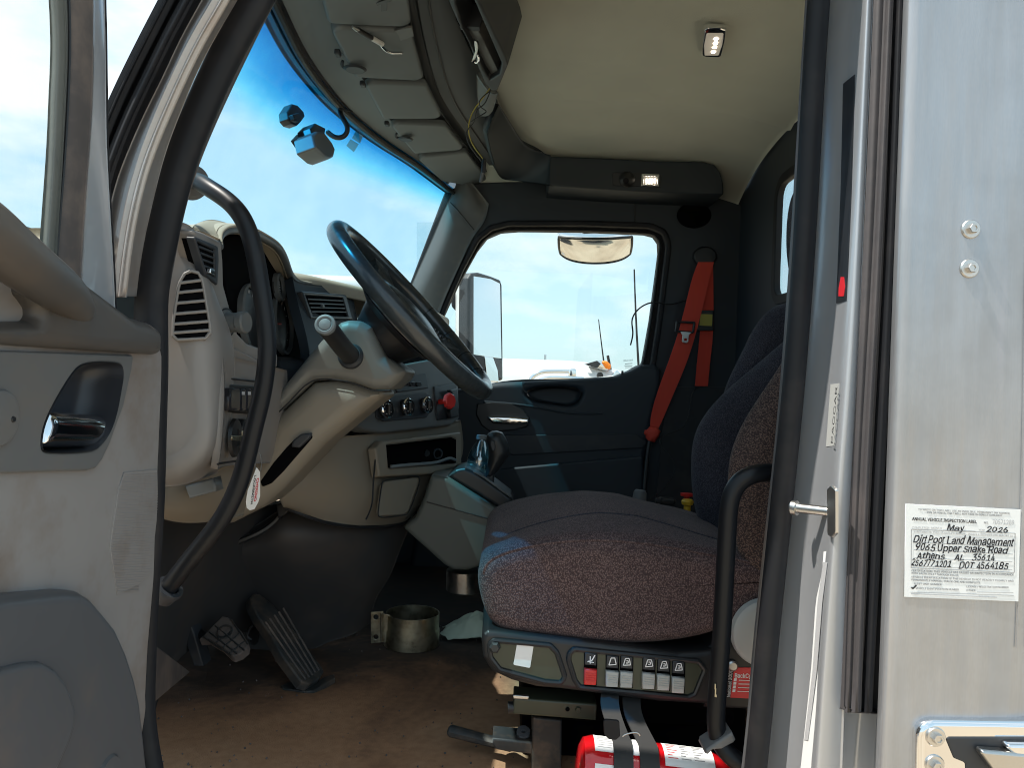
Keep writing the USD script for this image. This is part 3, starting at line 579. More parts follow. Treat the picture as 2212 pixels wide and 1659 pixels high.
lt('VEHICLE IDENTIFICATION: IF THE VEHICLE IS NOT READILY CLEARLY AND', (288, 1185), (1712, 1242), 28); lt('PERMANENTLY MARKED, CHECK ONE AND COMPLETE', (288, 1222), (1245, 1266), 26)
lt('FLEET UNIT NUMBER', (330, 1278), (708, 1292), 26); lt('VEHICLE IDENTIFICATION NUMBER', (350, 1342), (950, 1362), 26); lt('LICENSE / REGISTRATION NUMBER', (1055, 1318), (1640, 1330), 26); lt('OTHER', (1055, 1370), (1180, 1374), 26)
part(lab, 'ruled_box', pline(LP, [lp(*q) for q in ((293, 508), (1732, 565), (1720, 1110), (285, 1045), (293, 508))], .9), 'print_grey')
for a, b in (((330, 692), (1700, 748)), ((325, 796), (1700, 855)), ((325, 905), (1690, 960)), ((290, 1018), (1690, 1072)), ((730, 520), (1180, 536)), ((1200, 1382), (1705, 1390)), ((280, 1385), (1710, 1428))): part(lab, 'ruled_line', pline(LP, [lp(*a), lp(*b)], .7), 'print_grey')
part(lab, 'tick_mark', pline(LP.off(.0003), [lp(290, 1315), lp(310, 1335), lp(358, 1285)], 3), 'ink'); part(lab, 'fine_print', pline(LP, [lp(285, 1405), lp(1480, 1455)], 1.6), 'print_light')
# ---------------------------------------------------------------- the driver's door, swung open
DX = -.454; DP = PX(DX)
door = thing('driver_door', 'open driver door with grey inner panel, chrome latch handle and pull bar', 'door', (DX, .6, Z0 - .75))
cup = [(109, 889), (159, 805), (174, 791), (196, 784), (250, 784), (263, 791), (266, 809), (261, 845), (250, 899), (232, 943), (214, 965), (196, 974), (105, 977), (91, 968), (92, 939)]
E = lambda x, y, k=2.2: ext((x, y), k)
dpan = [E(0, 560), (0, 560), (150, 640), (240, 700), (345, 735), (352, 768), (352, 900), (350, 1040), (345, 1062), (349, 1092), (335, 1250), (322, 1400), (317, 1500), (321, 1640), (330, 1760), E(0, 1760)]
part(door, 'inner_panel', plate(DP, dpan, .05, .006, holes=[cup], hsm=60, step=.03), 'panel_grey')
bez = [E(0, 757), (0, 757), (290, 767), (286, 798), (268, 878), (239, 958), (222, 994), (208, 1012), (190, 1017), (0, 1023), E(0, 1023)]
part(door, 'handle_bezel', plate(DP.off(.006), bez, .01, .003, r=.004, holes=[cup], hsm=60), 'trim_grey')
hc = part(door, 'handle_cup', bowl(DP.off(.0065), cup, .042, sm=60, flat=.62, lip=.0008), 'cup_dark', smooth=60)
HPn = PT((110, 935, .79), (238, 930, .895), (170, 890, .85))
part(hc, 'latch_handle', plate(DP.off(.004), [(117, 888), (180, 892), (239, 898), (240, 925), (233, 955), (217, 967), (104, 969), (98, 960), (108, 915)], .028, .015, r=.004, nb=7, step=.008), 'chrome', smooth=60)
o = DP.off(.006).hit(-2, 903); part(door, 'round_cover', lathe([(0, .004), (.021, .004), (.024, .003), (.026, 0), (.028, -.003), (.0, -.003)], o, DP.n, 40), 'trim_grey'); part(door, 'screw', lathe([(0, .0015), (.0022, .0015), (.0028, 0)], DP.off(.010).hit(28, 906), DP.n, 12), 'black')
trim = [E(0, 700), (0, 697), (84, 695), (91, 686), (91, 668), (78, 648), (66, 634), (72, 590), (110, 560), (156, 579), (203, 613), (254, 653), (297, 686), (320, 693), (337, 698), (352, 708), (357, 722), (357, 767), E(0, 751)]
part(door, 'upper_trim', plate(DP.off(.018), trim, .065, .016, r=.006, nb=6, step=.012), 'soft_tan', smooth=50)
gp = [DP.off(.040).hit(*E(-20, 395, 2.0)), DP.off(.044).hit(-90, 462), DP.off(.042).hit(0, 527), DP.off(.034).hit(70, 583), DP.off(.020).hit(135, 632), DP.off(.004).hit(165, 668)]
part(door, 'pull_bar', tube(gp, [.025, .025, .0245, .0235, .022, .018], 20, sm=50), 'soft_tan', smooth=60)
rib = [(268, 1021), (340, 1014), (341, 1058), (344, 1090), (338, 1130), (326, 1240), (300, 1262), (254, 1286), (238, 1180), (256, 1060)]
rp = part(door, 'ribbed_patch', plate(DP.off(.0012), rib, .002, .0005), 'panel_grey')
ribs = []
for k in range(46):
    y = 1024 + k * 5.6; l = np.interp(y, [1020, 1060, 1180, 1286], [270, 258, 240, 254]); r_ = np.interp(y, [1014, 1090, 1130, 1240, 1262], [338, 342, 336, 325, 300])
    if r_ - l > 4: ribs.append(tube([DP.off(.0012).hit(l, y + 2), DP.off(.0012).hit(r_, y - 1)], .00045, 5, round_end=False))
part(rp, 'fine_ribs', cat(*ribs), 'panel_grey', kind='stuff')
pk = [E(0, 1290), (0, 1289), (57, 1282), (152, 1274), (182, 1277), (205, 1291), (227, 1317), (258, 1356), (280, 1406), (299, 1466), (309, 1515), (316, 1580), (324, 1659), (332, 1800), E(0, 1800)]
pkt = part(door, 'lower_pocket', plate(DP.off(.020), pk, .03, .014, r=.006, nb=6, step=.015), 'pocket_blue', smooth=50)
sp = [E(0, 1449, 1.5), (0, 1447), (57, 1432), (95, 1430), (121, 1443), (144, 1470), (159, 1504), (168, 1538), (166, 1568), (152, 1610), (133, 1652), (100, 1720), E(0, 1760, 1.5)]
part(pkt, 'speaker_cover', plate(DP.off(.027), sp, .012, .007, r=.006, step=.012), 'pocket_blue', smooth=50)
part(pkt, 'round_cap', lathe([(0, .004), (.026, .003), (.031, -.002)], DP.off(.020).hit(232, 1690), DP.n, 32), 'pocket_blue')
part(door, 'drip_edge', plate(DP.off(-.004), [(348, 760), (360, 770), (357, 1000), (352, 1085), (330, 1400), (328, 1640), (340, 1760), (322, 1760), (312, 1500), (330, 1250), (344, 1092)], .03, .004), 'rubber')
# window frame of the door: run channel, dark trim, silver flange
WY = (-160, 60, 200, 340, 560, 700)
CA, CB, CC, CD = (92, 111, 108, 103, 89, 86), (140, 149, 146, 138, 121, 114), (203, 202, 200, 192, 177, 172), (221, 227, 229, 232, 244, 250)
def wstrip(l, r_, x0, x1, mat, bow, name):
    def X(px, py, x): return PX(x).hit(px, py)
    rows = [[X(a, p, x0), X(a + (b - a) * .3, p, x0 * .6 + x1 * .4 + bow), X(a + (b - a) * .7, p, x0 * .3 + x1 * .7 + bow), X(b, p, x1)] for a, b, p in zip(l, r_, WY)]
    part(door, name, sheet(grid_spl(rows, 36, 12), .012), mat, smooth=True)
wstrip(CA, CB, -.475, -.468, 'channel', .006, 'glass_channel'); wstrip(CB, CC, -.470, -.462, 'rubber_dusty', .002, 'window_trim')
wstrip(CC, CD, -.466, -.484, 'silver', .004, 'window_flange')
part(door, 'channel_lip', tube([PX(-.466).hit(x + 1, p) for x, p in zip(CB, WY)], .0018, 6, sm=30), 'black')
part(door, 'flange_edge', tube([PX(-.485).hit(x, p) for x, p in zip(CD, WY)], .0022, 8, sm=30), 'rubber')
part(door, 'window_glass', rbox((-.476, .50, Z0 + .40), (.004, .60, .95), .0015), 'glass')
part(door, 'outer_skin', rbox((-.515, .60, Z0 - .38), (.012, .72, .86), .004), 'silver')

# ---------------------------------------------------------------- dashboard
dash = thing('dashboard', 'grey and tan dashboard with vents, gauges and climate knobs across the cab front', 'dashboard', (-.6, 1.95, Z0 - .2))
part(dash, 'core', rbox((-.74, 1.95, Z0 - .03), (.34, 1.74, .38), .03), 'dark')
# end panel beside the door and its rounded return towards the wheel
endp = [[(372, 478, 1.085), (397, 481, 1.09), (411, 488, 1.10), (418, 494, 1.125)],
        [(362, 560, 1.075), (410, 560, 1.085), (436, 561, 1.10), (444, 566, 1.13)],
        [(352, 650, 1.07), (425, 650, 1.08), (462, 652, 1.105), (474, 656, 1.14)],
        [(346, 740, 1.07), (435, 740, 1.075), (484, 745, 1.115), (505, 752, 1.17)],
        [(342, 860, 1.07), (440, 860, 1.075), (480, 866, 1.11), (502, 875, 1.17)],
        [(340, 960, 1.07), (435, 960, 1.075), (468, 963, 1.105), (498, 968, 1.17)],
        [(340, 1020, 1.075), (400, 1020, 1.085), (445, 1008, 1.12), (482, 1000, 1.19)],
        [(345, 1052, 1.10), (392, 1048, 1.12), (432, 1036, 1.16), (470, 1022, 1.22)]]
ends = part(dash, 'end_panel', pxgrid(endp, 60, 40, .008), 'dash_grey', smooth=True)
EPl = PT((400, 700, 1.076), (440, 720, 1.085), (420, 600, 1.081))
slots = [(592, 397, 428, 612), (617, 393, 435, 636), (641, 388, 441, 660), (667, 383, 444, 688), (694, 381, 447, 708), (716, 380, 449, 727)]
# demist vent: a dark opening with louvre bars in a raised ring
vent_o = [(394, 604), (402, 592), (414, 588), (427, 592), (434, 606), (450, 700), (450, 716), (442, 727), (384, 730), (376, 722), (378, 690), (388, 625)]
part(ends, 'vent_frame', plate(EPl.off(.016), [(386, 606), (396, 588), (413, 580), (430, 585), (440, 602), (457, 700), (458, 720), (446, 734), (382, 737), (370, 726), (371, 690), (381, 622)], .012, .004, holes=[vent_o], r=.002), 'dash_grey')
part(ends, 'vent_hole', plate(EPl.off(.011), vent_o, .02, 0), 'cavity')
for y0, xl, xr, in ((608, 390, 434), (629, 386, 439), (652, 381, 443), (675, 379, 447), (697, 377, 450), (716, 375, 452)):
    part(ends, 'louvre', tube([EPl.off(.0125).hit(xl - 2, y0 + 3), EPl.off(.0125).hit(xr + 2, y0 - 3)], .0022, 8, round_end=False), 'dash_grey')
# instrument face
FX = PX(-.432)
part(dash, 'cluster_bezel', plate(FX, [(417, 494), (440, 502), (478, 521), (482, 560), (484, 617), (500, 675), (514, 720), (535, 742), (600, 764), (600, 795), (558, 781), (500, 769), (484, 745), (456, 624)], .03, .005, r=.004, step=.02), 'dash_grey')
vn = part(dash, 'side_vent', plate(FX.off(.003), [(420, 509), (472, 532), (474, 560), (471, 617), (446, 597)], .012, .003, r=.003, holes=[[(427, 522), (464, 540), (465, 598), (448, 588)]]), 'dark')
part(vn, 'vent_hole', plate(FX.off(.0005), [(424, 515), (470, 535), (470, 610), (446, 596)], .02, 0), 'cavity')
for k in range(5): part(vn, 'blade', tube([FX.off(.001).hit(428 + k * 4, 532 + k * 14), FX.off(.001).hit(466, 547 + k * 12)], .0017, 6, round_end=False), 'dark')
part(vn, 'blade_tab', rbox(FX.off(.006).hit(455, 586), (.006, .014, .007), .001), 'chrome')
kn = part(dash, 'lamp_knob', lathe([(0, 0), (.0195, 0), (.0195, .003), (.0145, .004), (.0145, .022), (.0165, .024), (.0165, .033), (.0145, .0355), (0, .0355)], FX.off(.002).hit(487, 697), (1, -.22, .04), 36), 'slate')
part(kn, 'knob_base', lathe([(0, 0), (.022, 0), (.022, .003), (0, .003)], FX.off(.001).hit(487, 697), (1, -.22, .04), 36), 'black')
part(dash, 'switch_shelf', plate(FX.off(.004), [(490, 742), (600, 800), (600, 812), (487, 770)], .012, .003), 'dash_grey')
face = [[(482, 770, 1.11), (520, 775, 1.23), (620, 800, 1.50)], [(484, 860, 1.10), (520, 862, 1.22), (620, 870, 1.50)], [(478, 960, 1.10), (512, 960, 1.22), (610, 960, 1.50)], [(470, 1015, 1.12), (505, 1005, 1.24), (600, 1000, 1.50)]]
part(dash, 'lower_face', pxgrid(face, 20, 30, .01), 'dash_grey', smooth=True)
SX = PT((515, 870, 1.205), (600, 870, 1.45), (515, 960, 1.205)).off(.004)
part(dash, 'face_seam', tube([SX.hit(498, 820 - 2), SX.hit(575, 826)], .0016, 6), 'black'); part(dash, 'face_seam', tube([SX.hit(470, 1003), SX.hit(478, 1001), SX.hit(545, 991)], .0016, 6), 'black')
sb = part(dash, 'switch_bank', plate(SX.off(.002), [(497, 830), (570, 836), (570, 897), (496, 890)], .012, .003), 'black')
for k, x in enumerate((499, 522, 535, 547, 559)):
    w = 21 if k == 0 else 11
    q = part(sb, 'rocker', plate(SX.off(.014), [(x, 838 + (x - 499) * .03), (x + w, 839 + (x - 499) * .03), (x + w - 1, 888), (x - 1, 887)], .014, .004), 'gloss')
    if k: part(q, 'icon', plate(SX.off(.0148), [(x + 2, 846), (x + w - 4, 846), (x + w - 4, 853), (x + 2, 853)], .001, 0), 'print_light')
ig = part(dash, 'ignition_lock', lathe([(0, .004), (.012, .004), (.0135, .006), (.027, .005), (.029, 0), (0, 0)], SX.off(.002).hit(505, 946), SX.n, 40), 'black')
part(dash, 'small_switch', plate(SX.off(.006), [(528, 905), (548, 907), (546, 942), (527, 940)], .01, .003), 'black')
# binnacle hood over the gauges: an arched shell
hood_edge = [(478, 522, 1.20), (477, 505, 1.215), (490, 489, 1.26), (515, 485, 1.32), (545, 490, 1.39), (578, 507, 1.48), (606, 529, 1.56), (622, 560, 1.62), (632, 588, 1.68), (650, 604, 1.74), (700, 613, 1.88), (745, 621, 2.00)]
he = spl([V(*q) for q in hood_edge], 50); bk = he + np.stack([-.22 + 0 * he[:, 0], 0 * he[:, 0], -.03 - .25 * np.clip(he[:, 2] - he[:, 2].min(), 0, 1)], 1); md = (he + bk) / 2 + [0, 0, .012]
part(dash, 'gauge_hood', sheet(grid_spl(np.stack([bk, md, he + [-.012, 0, .002], he + [.0, 0, -.006], he + [-.010, 0, -.016]]), 30, 60), .01), 'dash_top', smooth=True)
part(dash, 'hood_lip', tube(he + [-.004, 0, -.008], .0075, 10), 'slate')
dt = [[V(744, 588, 2.00), V(690, 583, 1.92), V(640, 560, 1.80)]]
dtop = []
for y in np.linspace(1.10, 2.84, 24):
    xf = float(np.interp(y, [1.1, 1.7, 1.8, 2.0, 2.4, 2.84], [-.56, -.54, -.47, -.39, -.27, -.24])); zf = float(np.interp(y, [1.1, 1.6, 1.8, 2.84], [.19, .20, .236, .240])); dtop.append([(-.85, y, Z0 + zf - .015), (xf - .12, y, Z0 + zf + .002), (xf - .03, y, Z0 + zf + .0), (xf, y, Z0 + zf - .012), (xf + .004, y, Z0 + zf - .04)])
part(dash, 'top_pad', sheet(grid_spl(np.array(dtop), 60, 20), .02), 'dash_top', smooth=True)
part(dash, 'top_bulge', pxgrid([[(424, 483, 1.20), (455, 474, 1.30), (490, 481, 1.34)], [(418, 488, 1.14), (446, 490, 1.20), (476, 499, 1.24)], [(414, 494, 1.12), (446, 503, 1.17), (475, 516, 1.20)]], 20, 20, .01), 'dash_top', smooth=True)
# gauge cluster behind the hood
GX = PX(-.505)
part(dash, 'gauge_panel', plate(GX, [(470, 520), (520, 505), (600, 540), (640, 600), (690, 780), (560, 775), (505, 720)], .04, .004), 'cavity')
for px, py, r in ((540, 690, .068), (605, 700, .066), (598, 620, .03)):
    g_ = part(dash, 'gauge', lathe_open([(r, 0), (r, .010), (r - .005, .012), (r - .008, .004)], GX.off(.004).hit(px, py), (1, 0, .12), 44), 'slate')
    gn = np.array([1, 0, .12]) / np.linalg.norm([1, 0, .12]); gu = np.cross([0, 1, 0], gn) * -1; gc = GX.off(.006).hit(px, py) + gn * .0022
    part(g_, 'dial_marks', cat(*[rbox(gc + (r - .016) * (math.cos(t) * np.array([0, 1.0, 0]) + math.sin(t) * gu), (.0014, .0022 if abs(math.cos(t)) < .7 else .007, .007 if abs(math.cos(t)) < .7 else .0022), .0004) for t in np.linspace(-.7, 3.84, 13)]), 'print_light'); part(g_, 'needle', tube([gc, gc + (r - .02) * (math.cos(2.9) * np.array([0, 1.0, 0]) + math.sin(2.9) * gu * -.3)], .0016, 6), 'red_plastic')
    part(g_, 'dial', lathe([(0, .001), (r - .006, .001), (r - .006, -.003), (0, -.003)], GX.off(.006).hit(px, py), (1, 0, .12), 40), 'black')
# slate trim right of the gauges and the dark mid section
part(dash, 'cluster_trim', pxgrid([[(632, 598, 1.66), (650, 610, 1.70), (700, 617, 1.85), (760, 622, 2.0)], [(645, 660, 1.62), (660, 665, 1.66), (715, 670, 1.83), (770, 680, 1.98)], [(665, 740, 1.58), (680, 745, 1.62), (735, 750, 1.80), (790, 770, 1.95)], [(668, 800, 1.56), (685, 810, 1.60), (745, 820, 1.78), (800, 840, 1.93)]], 24, 24, .02), 'darkwall', smooth=True)
CV = PT((660, 650, 1.665), (750, 660, 1.93), (690, 730, 1.70)).off(.006)
cv = part(dash, 'centre_vent', plate(CV, [(652, 628), (748, 636), (762, 690), (672, 688)], .02, .004, r=.003, holes=[[(660, 637), (741, 643), (752, 682), (676, 680)]]), 'black')
part(cv, 'vent_hole', plate(CV.off(-.008), [(655, 632), (746, 640), (758, 686), (674, 684)], .01, 0), 'cavity')
for k in range(4): part(cv, 'blade', tube([CV.off(-.003).hit(664 + k * 3, 646 + k * 9), CV.off(-.003).hit(743 + k * 2, 650 + k * 8)], .0018, 6, round_end=False), 'black')
part(cv, 'blade_tab', rbox(CV.off(.002).hit(697, 661), (.005, .018, .006), .001), 'slate')
part(dash, 'mid_panel', pxgrid([[(600, 770, 1.50), (680, 780, 1.62), (800, 800, 1.92), (960, 790, 2.5)], [(590, 880, 1.50), (680, 880, 1.64), (790, 880, 1.90), (980, 850, 2.5)], [(590, 960, 1.55), (680, 960, 1.66), (790, 950, 1.92), (990, 920, 2.45)]], 16, 24, .02), 'dark', smooth=True)
# centre stack with climate knobs
HV = PT((785, 935, 1.735), (985, 905, 2.24), (880, 800, 1.99))
part(dash, 'stack_panel', plate(HV, [(800, 800), (965, 770), (990, 800), (992, 905), (975, 918), (830, 935), (790, 930), (768, 918), (772, 895)], .03, .006, r=.006, step=.03), 'slate')
part(dash, 'knob_panel', plate(HV.off(.005), [(815, 868), (828, 857), (920, 848), (930, 856), (933, 885), (922, 902), (830, 910), (814, 902)], .006, .002, r=.003), 'dark')
part(dash, 'radio', plate(HV.off(.004), [(850, 815), (920, 806), (926, 838), (858, 848)], .006, .002, r=.003), 'black')
for k in range(3): part(dash, 'radio_button', plate(HV.off(.007), [(872 + k * 14, 826), (882 + k * 14, 825), (883 + k * 14, 833), (873 + k * 14, 834)], .003, .001), 'gloss')
for px, py in ((826, 885), (872, 880), (914, 876)):
    c = HV.off(.005).hit(px, py); ax = HV.n * .8 + np.array([.35, -.4, .05])
    k = part(dash, 'climate_knob', lathe([(0, .0), (.0195, 0), (.0190, .016), (.0165, .018), (.0165, .0165), (0, .0165)], c, ax, 36), 'black')
    part(k, 'knob_ring', lathe_open([(.0190, .013), (.0215, .013), (.0212, .017), (.0188, .019)], c, ax, 36), 'chrome')
    for t in np.linspace(.6, 5.7, 8):
        a = ax / np.linalg.norm(ax); e = np.cross([0, 0, 1], a); e /= np.linalg.norm(e); f = np.cross(a, e)
        part(k, 'knob_mark', rbox(c + a * .0168 + .0125 * (math.cos(t) * e + math.sin(t) * f), (.0022, .0022, .0022), .0005), 'print_light')
    part(k, 'grip', rbox(c + a * .020, (.008, .006, .024), .002), 'black')
# trailer and parking brake knobs
rk = part(dash, 'brake_valve_plate', plate(HV.off(.004), [(938, 835), (985, 826), (992, 900), (945, 908)], .006, .003, r=.004), 'black')
c = HV.off(.006).hit(950, 868); ax = np.array([.75, -.55, .1]); part(dash, 'red_brake_knob', cat(lathe([(.0, 0), (.0075, 0), (.0075, .028), (0, .028)], c, ax, 16), lathe([(0, .026), (.015, .026), (.022, .03), (.022, .038), (.019, .041), (0, .041)], c, ax, 8)), 'red_plastic')
bp = part(dash, 'black_clip', plate(HV.off(.02), [(972, 842), (988, 840), (992, 880), (988, 900), (975, 902), (973, 886), (980, 880), (978, 850)], .01, .002), 'black')
# lower knee panel: tan, swept
kn_rows = [[(560, 990, 1.62), (690, 950, 1.68), (800, 938, 1.80), (900, 926, 2.04), (995, 908, 2.29)],
           [(590, 1050, 1.60), (690, 1020, 1.655), (800, 1010, 1.775), (900, 1000, 2.02), (998, 985, 2.30)],
           [(610, 1092, 1.62), (690, 1085, 1.66), (800, 1080, 1.76), (890, 1078, 1.98), (960, 1035, 2.2)],
           [(613, 1094, 1.66), (690, 1122, 1.69), (790, 1137, 1.80), (872, 1128, 1.99), (916, 1084, 2.15)]]
part(dash, 'knee_panel', pxgrid(kn_rows, 40, 50, .012), 'dash_tan', smooth=True)
def kp_plane(): return PT((830, 960, 1.835), (985, 950, 2.22), (850, 1085, 1.835))
KP = kp_plane().off(.020)
rec = [(836, 962), (975, 945), (985, 950), (985, 1000), (840, 1010)]
stg = part(dash, 'storage_tray', plate(KP, [(812, 968), (826, 952), (996, 933), (998, 1005), (932, 1024), (820, 1030)], .02, .006, r=.004, holes=[rec]), 'dash_tan')
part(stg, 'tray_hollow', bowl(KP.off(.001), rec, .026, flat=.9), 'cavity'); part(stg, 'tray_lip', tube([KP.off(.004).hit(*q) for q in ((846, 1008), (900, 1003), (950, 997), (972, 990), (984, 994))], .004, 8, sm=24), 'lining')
part(stg, 'power_socket', lathe_open([(.0105, 0), (.015, 0), (.0145, .006), (.0108, .006)], KP.off(-.022).hit(944, 980), (.6, -.8, 0), 28), 'dark'); part(stg, 'power_socket', lathe([(0, 0), (.009, 0), (.008, .005), (0, .004)], KP.off(-.022).hit(921, 979), (.6, -.8, 0), 20), 'black')
part(dash, 'fuse_lid', plate(KP.off(-.005), [(832, 1040), (902, 1031), (905, 1040), (882, 1105), (872, 1112), (820, 1115), (818, 1105), (826, 1048)], .006, .0025, r=.003), 'dash_tan')
part(dash, 'fuse_lid_gap', tube([KP.off(-.0045).hit(*q) for q in ((831, 1039), (903, 1030), (906, 1040), (883, 1106), (872, 1113), (819, 1116), (817, 1105), (825, 1047))], .0016, 6, sm=60, closed=True), 'black')
part(dash, 'panel_groove', tube([KP.off(-.006).hit(*q) for q in ((813, 966), (810, 1000), (806, 1050), (803, 1090), (791, 1122))], .0018, 6, sm=24), 'black')
part(dash, 'panel_edge', tube([V(*q) for q in ((613, 1096, 1.655), (690, 1125, 1.69), (745, 1136, 1.75), (790, 1139, 1.80), (872, 1130, 1.99), (904, 1096, 2.12), (930, 1030, 2.2))], .004, 8, sm=40), 'black')
# underside left of the column
part(dash, 'lower_left_cover', pxgrid([[(350, 1030, 1.16), (420, 1035, 1.20), (500, 1000, 1.30), (580, 985, 1.5)], [(345, 1085, 1.14), (410, 1095, 1.20), (490, 1070, 1.30), (560, 1050, 1.5)], [(345, 1120, 1.18), (400, 1130, 1.26), (470, 1125, 1.36), (540, 1110, 1.5)]], 16, 24, .012), 'dash_tan', smooth=True)
part(dash, 'diagnostic_socket', plate(PY(1.155), [(398, 1050), (460, 1033), (467, 1062), (408, 1078)], .03, .004), 'slate')
part(dash, 'kick_panel', pxgrid([[(340, 1100, 1.25), (420, 1120, 1.5), (640, 1080, 1.9)], [(335, 1300, 1.25), (420, 1250, 1.55), (640, 1250, 1.95)], [(330, 1560, 1.3), (420, 1400, 1.65), (640, 1350, 2.0)]], 16, 16, .02), 'engine_grey', smooth=True)

# ---------------------------------------------------------------- engine cover, black gasket line
eng = thing('engine_cover', 'dark moulded engine cover under the dashboard behind the pedals', 'engine cover', (-.4, 1.9, Z0 + FL))
part(eng, 'shell', pxgrid([[(474, 1165, 1.72), (560, 1130, 1.74), (615, 1100, 1.74), (700, 1110, 1.76), (790, 1125, 1.84), (895, 1120, 2.05)],
    [(470, 1220, 1.72), (560, 1190, 1.71), (615, 1180, 1.70), (700, 1190, 1.74), (800, 1190, 1.84), (868, 1180, 2.02)],
    [(468, 1290, 1.82), (560, 1290, 1.82), (625, 1290, 1.82), (700, 1290, 1.84), (790, 1270, 1.88), (842, 1245, 1.98)],
    [(468, 1380, 1.88), (560, 1380, 1.88), (640, 1370, 1.88), (705, 1350, 1.90), (770, 1320, 1.92), (815, 1290, 1.96)],
    [(480, 1440, 1.90), (560, 1435, 1.90), (640, 1420, 1.90), (705, 1390, 1.93), (760, 1372, 1.96), (800, 1345, 2.0)]], 50, 60, .02), 'engine_grey', smooth=True)
part(eng, 'gasket', tube([V(*q) for q in ((468, 1300, 1.76), (472, 1225, 1.70), (480, 1190, 1.69), (540, 1160, 1.70), (590, 1130, 1.715), (615, 1098, 1.72))], .007, 8, sm=40), 'black')
part(eng, 'latch', plate(PY(1.69), [(596, 1092), (618, 1080), (632, 1092), (618, 1112), (600, 1122)], .02, .004, r=.002), 'black')

# ---------------------------------------------------------------- steering column and wheel
mk('column_grey', (.155, .148, .13), .5, var=.06, vs=6, bump=.12, bs=1500, bd=.0003)
colm = thing('steering_column', 'tan and slate steering column shroud with a stalk on its near side', 'steering column', (-.35, 1.52, Z0))
SCn = PY(1.447)
upper = [(732, 695), (750, 690), (777, 692), (800, 705), (830, 770), (877, 800), (868, 818), (841, 842), (801, 842), (764, 828), (720, 820), (673, 823), (576, 912), (570, 905), (600, 845), (656, 776), (690, 735)]
part(colm, 'upper_cover', plate(PY(1.452), upper, .15, .022, r=.006, nb=6, step=.012), 'column_grey', smooth=50)
lower = [(673, 825), (720, 821), (764, 829), (801, 843), (841, 843), (820, 860), (764, 905), (697, 960), (650, 1010), (606, 1058), (560, 1100), (490, 1136), (455, 1140), (480, 1070), (545, 985), (576, 915)]
part(colm, 'lower_cover', plate(SCn.off(-.002), lower, .16, .035, r=.008, nb=7, step=.012), 'dash_tan', smooth=50)
part(colm, 'cover_seam', tube([PY(1.4515).hit(*q) for q in ((574, 914), (625, 868), (673, 824), (720, 820), (764, 828), (801, 842), (842, 843))], .0014, 6, sm=40), 'black')
tl = part(colm, 'tilt_recess', plate(SCn.off(.0005), [(672, 936), (674, 946), (640, 985), (610, 1020), (585, 1045), (565, 1053), (562, 1040), (590, 1000), (620, 965), (640, 945)], .006, .003, r=.004, step=.01), 'cavity', smooth=50)
part(tl, 'tilt_lever', plate(SCn.off(.010), [(673, 935), (668, 948), (646, 968), (628, 966), (632, 952), (650, 938)], .01, .004, r=.002), 'dark')
sk = [V(757, 768, 1.45), V(742, 752, 1.40), V(722, 726, 1.33), V(703, 702, 1.275)]
stk = part(colm, 'stalk', tube(sk, [.0175, .017, .0165, .0165], 24, sm=16, round_end=False), 'black')
ax = sk[-1] - sk[-2]; ax /= np.linalg.norm(ax)
part(stk, 'end_ring', lathe_open([(.0105, -.001), (.0168, -.004), (.0172, .001), (.0165, .005), (.013, .0065), (.0105, .004)], sk[-1], ax, 36), 'lining'); part(stk, 'end_button', lathe([(0, .0), (.0100, 0), (.0100, .0045), (.008, .006), (0, .0065)], sk[-1], ax, 32), 'lining')
part(stk, 'boot', lathe([(0, 0), (.024, 0), (.0235, .014), (.019, .018), (0, .018)], sk[0] - ax * .012, ax, 28), 'dark')

WC = V(891, 671, 1.53); d = V(1058, 861, 1.53) - V(727, 488, 1.53); R0 = np.linalg.norm(d) / 2 - .0185; d /= np.linalg.norm(d); yv = np.array([0, 1.0, 0]); wn = np.cross(yv, d); wn = wn if wn[0] > 0 else -wn; wn = wn + [0, -.066, 0]; wn /= np.linalg.norm(wn); yv = np.cross(wn, d); wn = wn if wn[0] > 0 else -wn
whl = thing('steering_wheel', 'worn black steering wheel tilted over the column', 'steering wheel', WC)
wr = lambda t, r=None, h=0.0: WC + (R0 if r is None else r) * (math.cos(t) * d + math.sin(t) * yv) + h * wn
MAT['wheel_black'] = None; mk('wheel_black', (.022, .026, .027), .27, bump=.14, bs=900, bd=.0004, var=.2, vs=18, rvar=.10, coat=.15)
part(whl, 'rim', tube([wr(t) for t in np.linspace(0, 2 * np.pi, 120, endpoint=False)], .0185, 20, ref=wn, closed=True), 'wheel_black', smooth=True)
for t in (-1.05, 1.05, math.pi - .75, math.pi + .75):
    t2 = t; P_ = [wr(t2, R0), wr(t2, R0 * .75, -.010), wr(t2, R0 * .45, -.022)]; tang = -math.sin(t2) * d + math.cos(t2) * yv
    part(whl, 'spoke', band(P_, np.array([tang * .020, tang * .024, tang * .038]), .016, sm=10), 'wheel_black', smooth=50)
for t in (-.98, 1.12): part(whl, 'spoke_buttons', cat(*[rbox(wr(t + k * .03, R0 * .66 - k * .012, -.006), (.012, .012, .01), .003) for k in range(-2, 3)]), 'gloss')
hubp = [(R0 * .50, -.034), (R0 * .50, -.012), (R0 * .42, -.002), (R0 * .25, .006), (0, .008)]
part(whl, 'hub_pad', lathe([(0, -.036)] + hubp, WC, wn, 48), 'wheel_black', smooth=40)
part(whl, 'hub_shroud', lathe([(0, -.12), (.048, -.12), (.058, -.09), (.075, -.05), (R0 * .50, -.036), (0, -.034)], WC, wn, 40), 'black', smooth=40)
for t in (.0, .35, -.35, .7): part(whl, 'rim_seam', tube([wr(t + .9) + .0188 * (math.cos(a) * wn + math.sin(a) * (math.cos(t + .9) * d + math.sin(t + .9) * yv)) for a in np.linspace(0, 2 * np.pi, 20, endpoint=False)], .0006, 5, closed=True), 'cavity')

